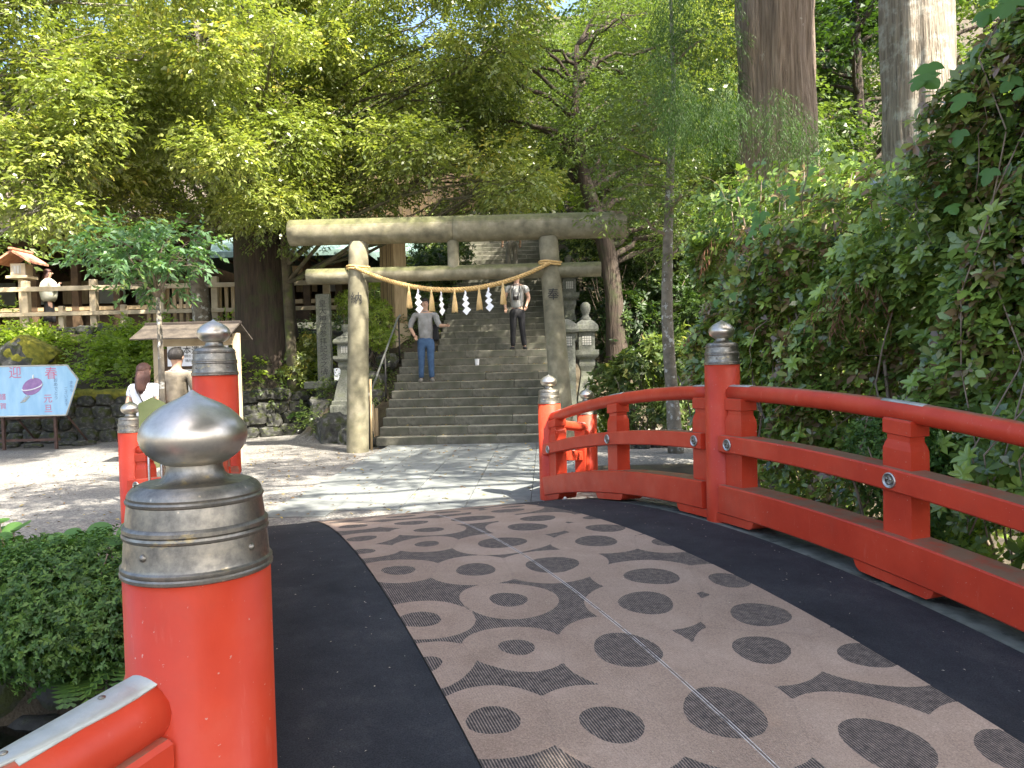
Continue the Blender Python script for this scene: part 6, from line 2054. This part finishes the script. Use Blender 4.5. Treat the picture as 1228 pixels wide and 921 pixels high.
# metal wear plate on the near left rail, beside the front post
def near_plate():
    a = Vector((LM.x, LM.y, 0)); b = Vector((L0.x, L0.y, 0))
    dr = (b - a).normalized(); L = (b - a).length
    sd = Vector((dr.y, -dr.x, 0))
    pts = []; w_ = []
    for i in range(9):
        t = 1 - (0.115 + .29 * i / 8) / L
        p = a.lerp(b, t) + Vector((0, 0, -.06 * (1 - t) + .10 * t + .885))
        pts.append(p); w_.append((.62, .66, .66, .62, .56, .48, .38, .25, .08)[i])
    m = MB()
    vs = []; fs = []
    K = 7
    for p, w0 in zip(pts, w_):
        for k in range(K):
            an = (k / (K - 1) * 2 - 1) * w0
            vs.append(p + sd * (math.sin(an) * .0575) + Vector((0, 0, math.cos(an) * .0575)))
        for k in range(K):
            an = (k / (K - 1) * 2 - 1) * w0
            vs.append(p + sd * (math.sin(an) * .0535) + Vector((0, 0, math.cos(an) * .0535)))
    n = 2 * K
    for i in range(len(pts) - 1):
        for k in range(K - 1):
            fs.append((i * n + k, i * n + k + 1, (i + 1) * n + k + 1, (i + 1) * n + k))
        fs.append((i * n, (i + 1) * n, (i + 1) * n + K, i * n + K))
        fs.append((i * n + K - 1, i * n + 2 * K - 1, (i + 1) * n + 2 * K - 1, (i + 1) * n + K - 1))
    fs.append(tuple(range(K)) + tuple(range(2 * K - 1, K - 1, -1)))
    m.add(vs, fs, True)
    m.build('rail_plate', M['zinc'], bridge)
    for i in (2, 6):
        MB().ell(pts[i] + Vector((0, 0, .058)), (.006, .006, .003), 10, 6).build('rivet', M['collar'], bridge)
near_plate()
# bits of dry leaf and grit lying on the mats and the carpet
def litter():
    rng = np.random.default_rng(8)
    n = 420
    q = np.where(rng.random(n) < .7, np.where(rng.random(n) < .5, rng.uniform(.14, .76, n), rng.uniform(2.54, 3.12, n)), rng.uniform(.8, 2.5, n))
    s_ = rng.uniform(-1, 6.2, n)
    Pp = np.stack([BO.x + BQ.x * q + BU.x * s_, BO.y + BQ.y * q + BU.y * s_, deck_z(s_) + .0085], -1)
    a = rng.uniform(0, 6.28, n)
    D = np.stack([np.cos(a), np.sin(a), rng.normal(size=n) * .1], -1)
    N = np.tile([0, 0, 1.0], (n, 1)) + rng.normal(size=(n, 3)) * .2
    L = rng.uniform(.004, .014, n); W_ = L * rng.uniform(.15, .5, n)
    V = leaf_quads(Pp, D, N, L, W_)
    tag(quad_mesh('leaf_litter', V, simple('litter', [(0.3, (0.35, 0.28, 0.18)), (0.7, (0.62, 0.56, 0.44))], 40, .9, bstr=0), rng.random(n), None, 'stuff'), 'tiny dry leaf bits scattered over the black mats', 'leaf litter')
litter()
# dark bushes filling the slope right of the torii
bush('evergreen_bush', 'dark evergreen bush on slope behind the carved stone lantern', (2.6, 17.5, 1.2), [(2.6, 17.6, 2.2, .8, .6, .9), (3.6, 17.8, 2.4, .9, .7, 1.1), (4.4, 17.2, 2.0, .9, .7, 1.0), (1.9, 19.5, 3.6, .8, .7, 1.0), (3.0, 19.8, 4.2, 1.0, .8, 1.1)], 2600, 7, .13, .05, M['leaf_dark'], 81, stems=14)
# more of the rockery between the low wall and the steps
for i, (x, y, z, sx, sy, sz) in enumerate(((-3.95, 16.3, .45, .7, .6, .7), (-3.75, 15.6, .25, .45, .5, .5), (-4.05, 16.9, .7, .6, .5, .6), (-3.0, 15.6, .55, .4, .5, .45), (-2.75, 14.45, .10, .28, .35, .30))):
    boulder((x, y, z), (sx, sy, sz), i * .9 + .3, ['large boulder closing the end of the low stone wall', 'boulder between the round mossy one and the low wall', 'boulder under the base of the inscribed tablet', 'boulder below the handrail halfway up', 'smallest rock at the left corner of the lowest step'][i], 40 + i)
undergrowth(91, 40, (-4.3, -2.6, 15.4, 17.4), .10, .22, lambda x, y: not (abs(x + 3.36) < .35 and y < 16.2), 700, .07, .03, M['leaf_mid'], 'undergrowth', 'small plants among the rocks left of the steps', cat='ground cover')
# fallen leaves on the steps, the paving and the gravel
def fallen():
    rng = np.random.default_rng(18)
    n = 900
    x = rng.uniform(-7.5, 1.2, n); y = rng.uniform(7.3, 14.0, n)
    z = np.full(n, .024)
    k = 500
    st = rng.integers(0, 11, k)
    d = st * .3 + .3 - rng.beta(1.2, 3, k) * .25
    a = rng.uniform(-1.55, 1.55, k)
    sx = -0.87 + AR.x * a + AX.x * (d); sy = 14.10 + AR.y * a + AX.y * d
    X = np.concatenate([x, sx]); Y = np.concatenate([y, sy]); Z = np.concatenate([z, (st + 1) * .159 + .008])
    m = n + k
    an = rng.uniform(0, 6.28, m)
    D = np.stack([np.cos(an), np.sin(an), rng.normal(size=m) * .2], -1)
    N = np.tile([0, 0, 1.0], (m, 1)) + rng.normal(size=(m, 3)) * .3
    L = rng.uniform(.03, .07, m)
    V = leaf_quads(np.stack([X, Y, Z], -1), D, N, L, L * rng.uniform(.3, .55, m))
    mt = foliage('fallen_leaf', [(0.0, (0.10, 0.06, 0.03)), (0.6, (0.24, 0.15, 0.06)), (1.0, (0.42, 0.33, 0.08))], .7, .1)
    tag(quad_mesh('fallen_leaves', V, mt, rng.random(m), None, 'stuff'), 'dry fallen leaves scattered on the paving and the steps', 'leaf litter')
fallen()
# frayed pale edge of the left mat beside the front post
m = MB()
rr = random.Random(2)
for i in range(150):
    s_ = -.4 + i * .013
    w_ = rr.uniform(.001, .007)
    p = B(.100 - rr.uniform(0, .006), s_, deck_z(s_) + .010)
    m.add([p, p + BQ * w_, p + BQ * w_ + BU * .016 + Vector((0, 0, .001)), p + BU * .012], [(0, 1, 2, 3)])
tag(m.build('frayed_edge', M['paper']), 'frayed whitish edge of the left black mat beside the front post', 'mat edge', kind='stuff')
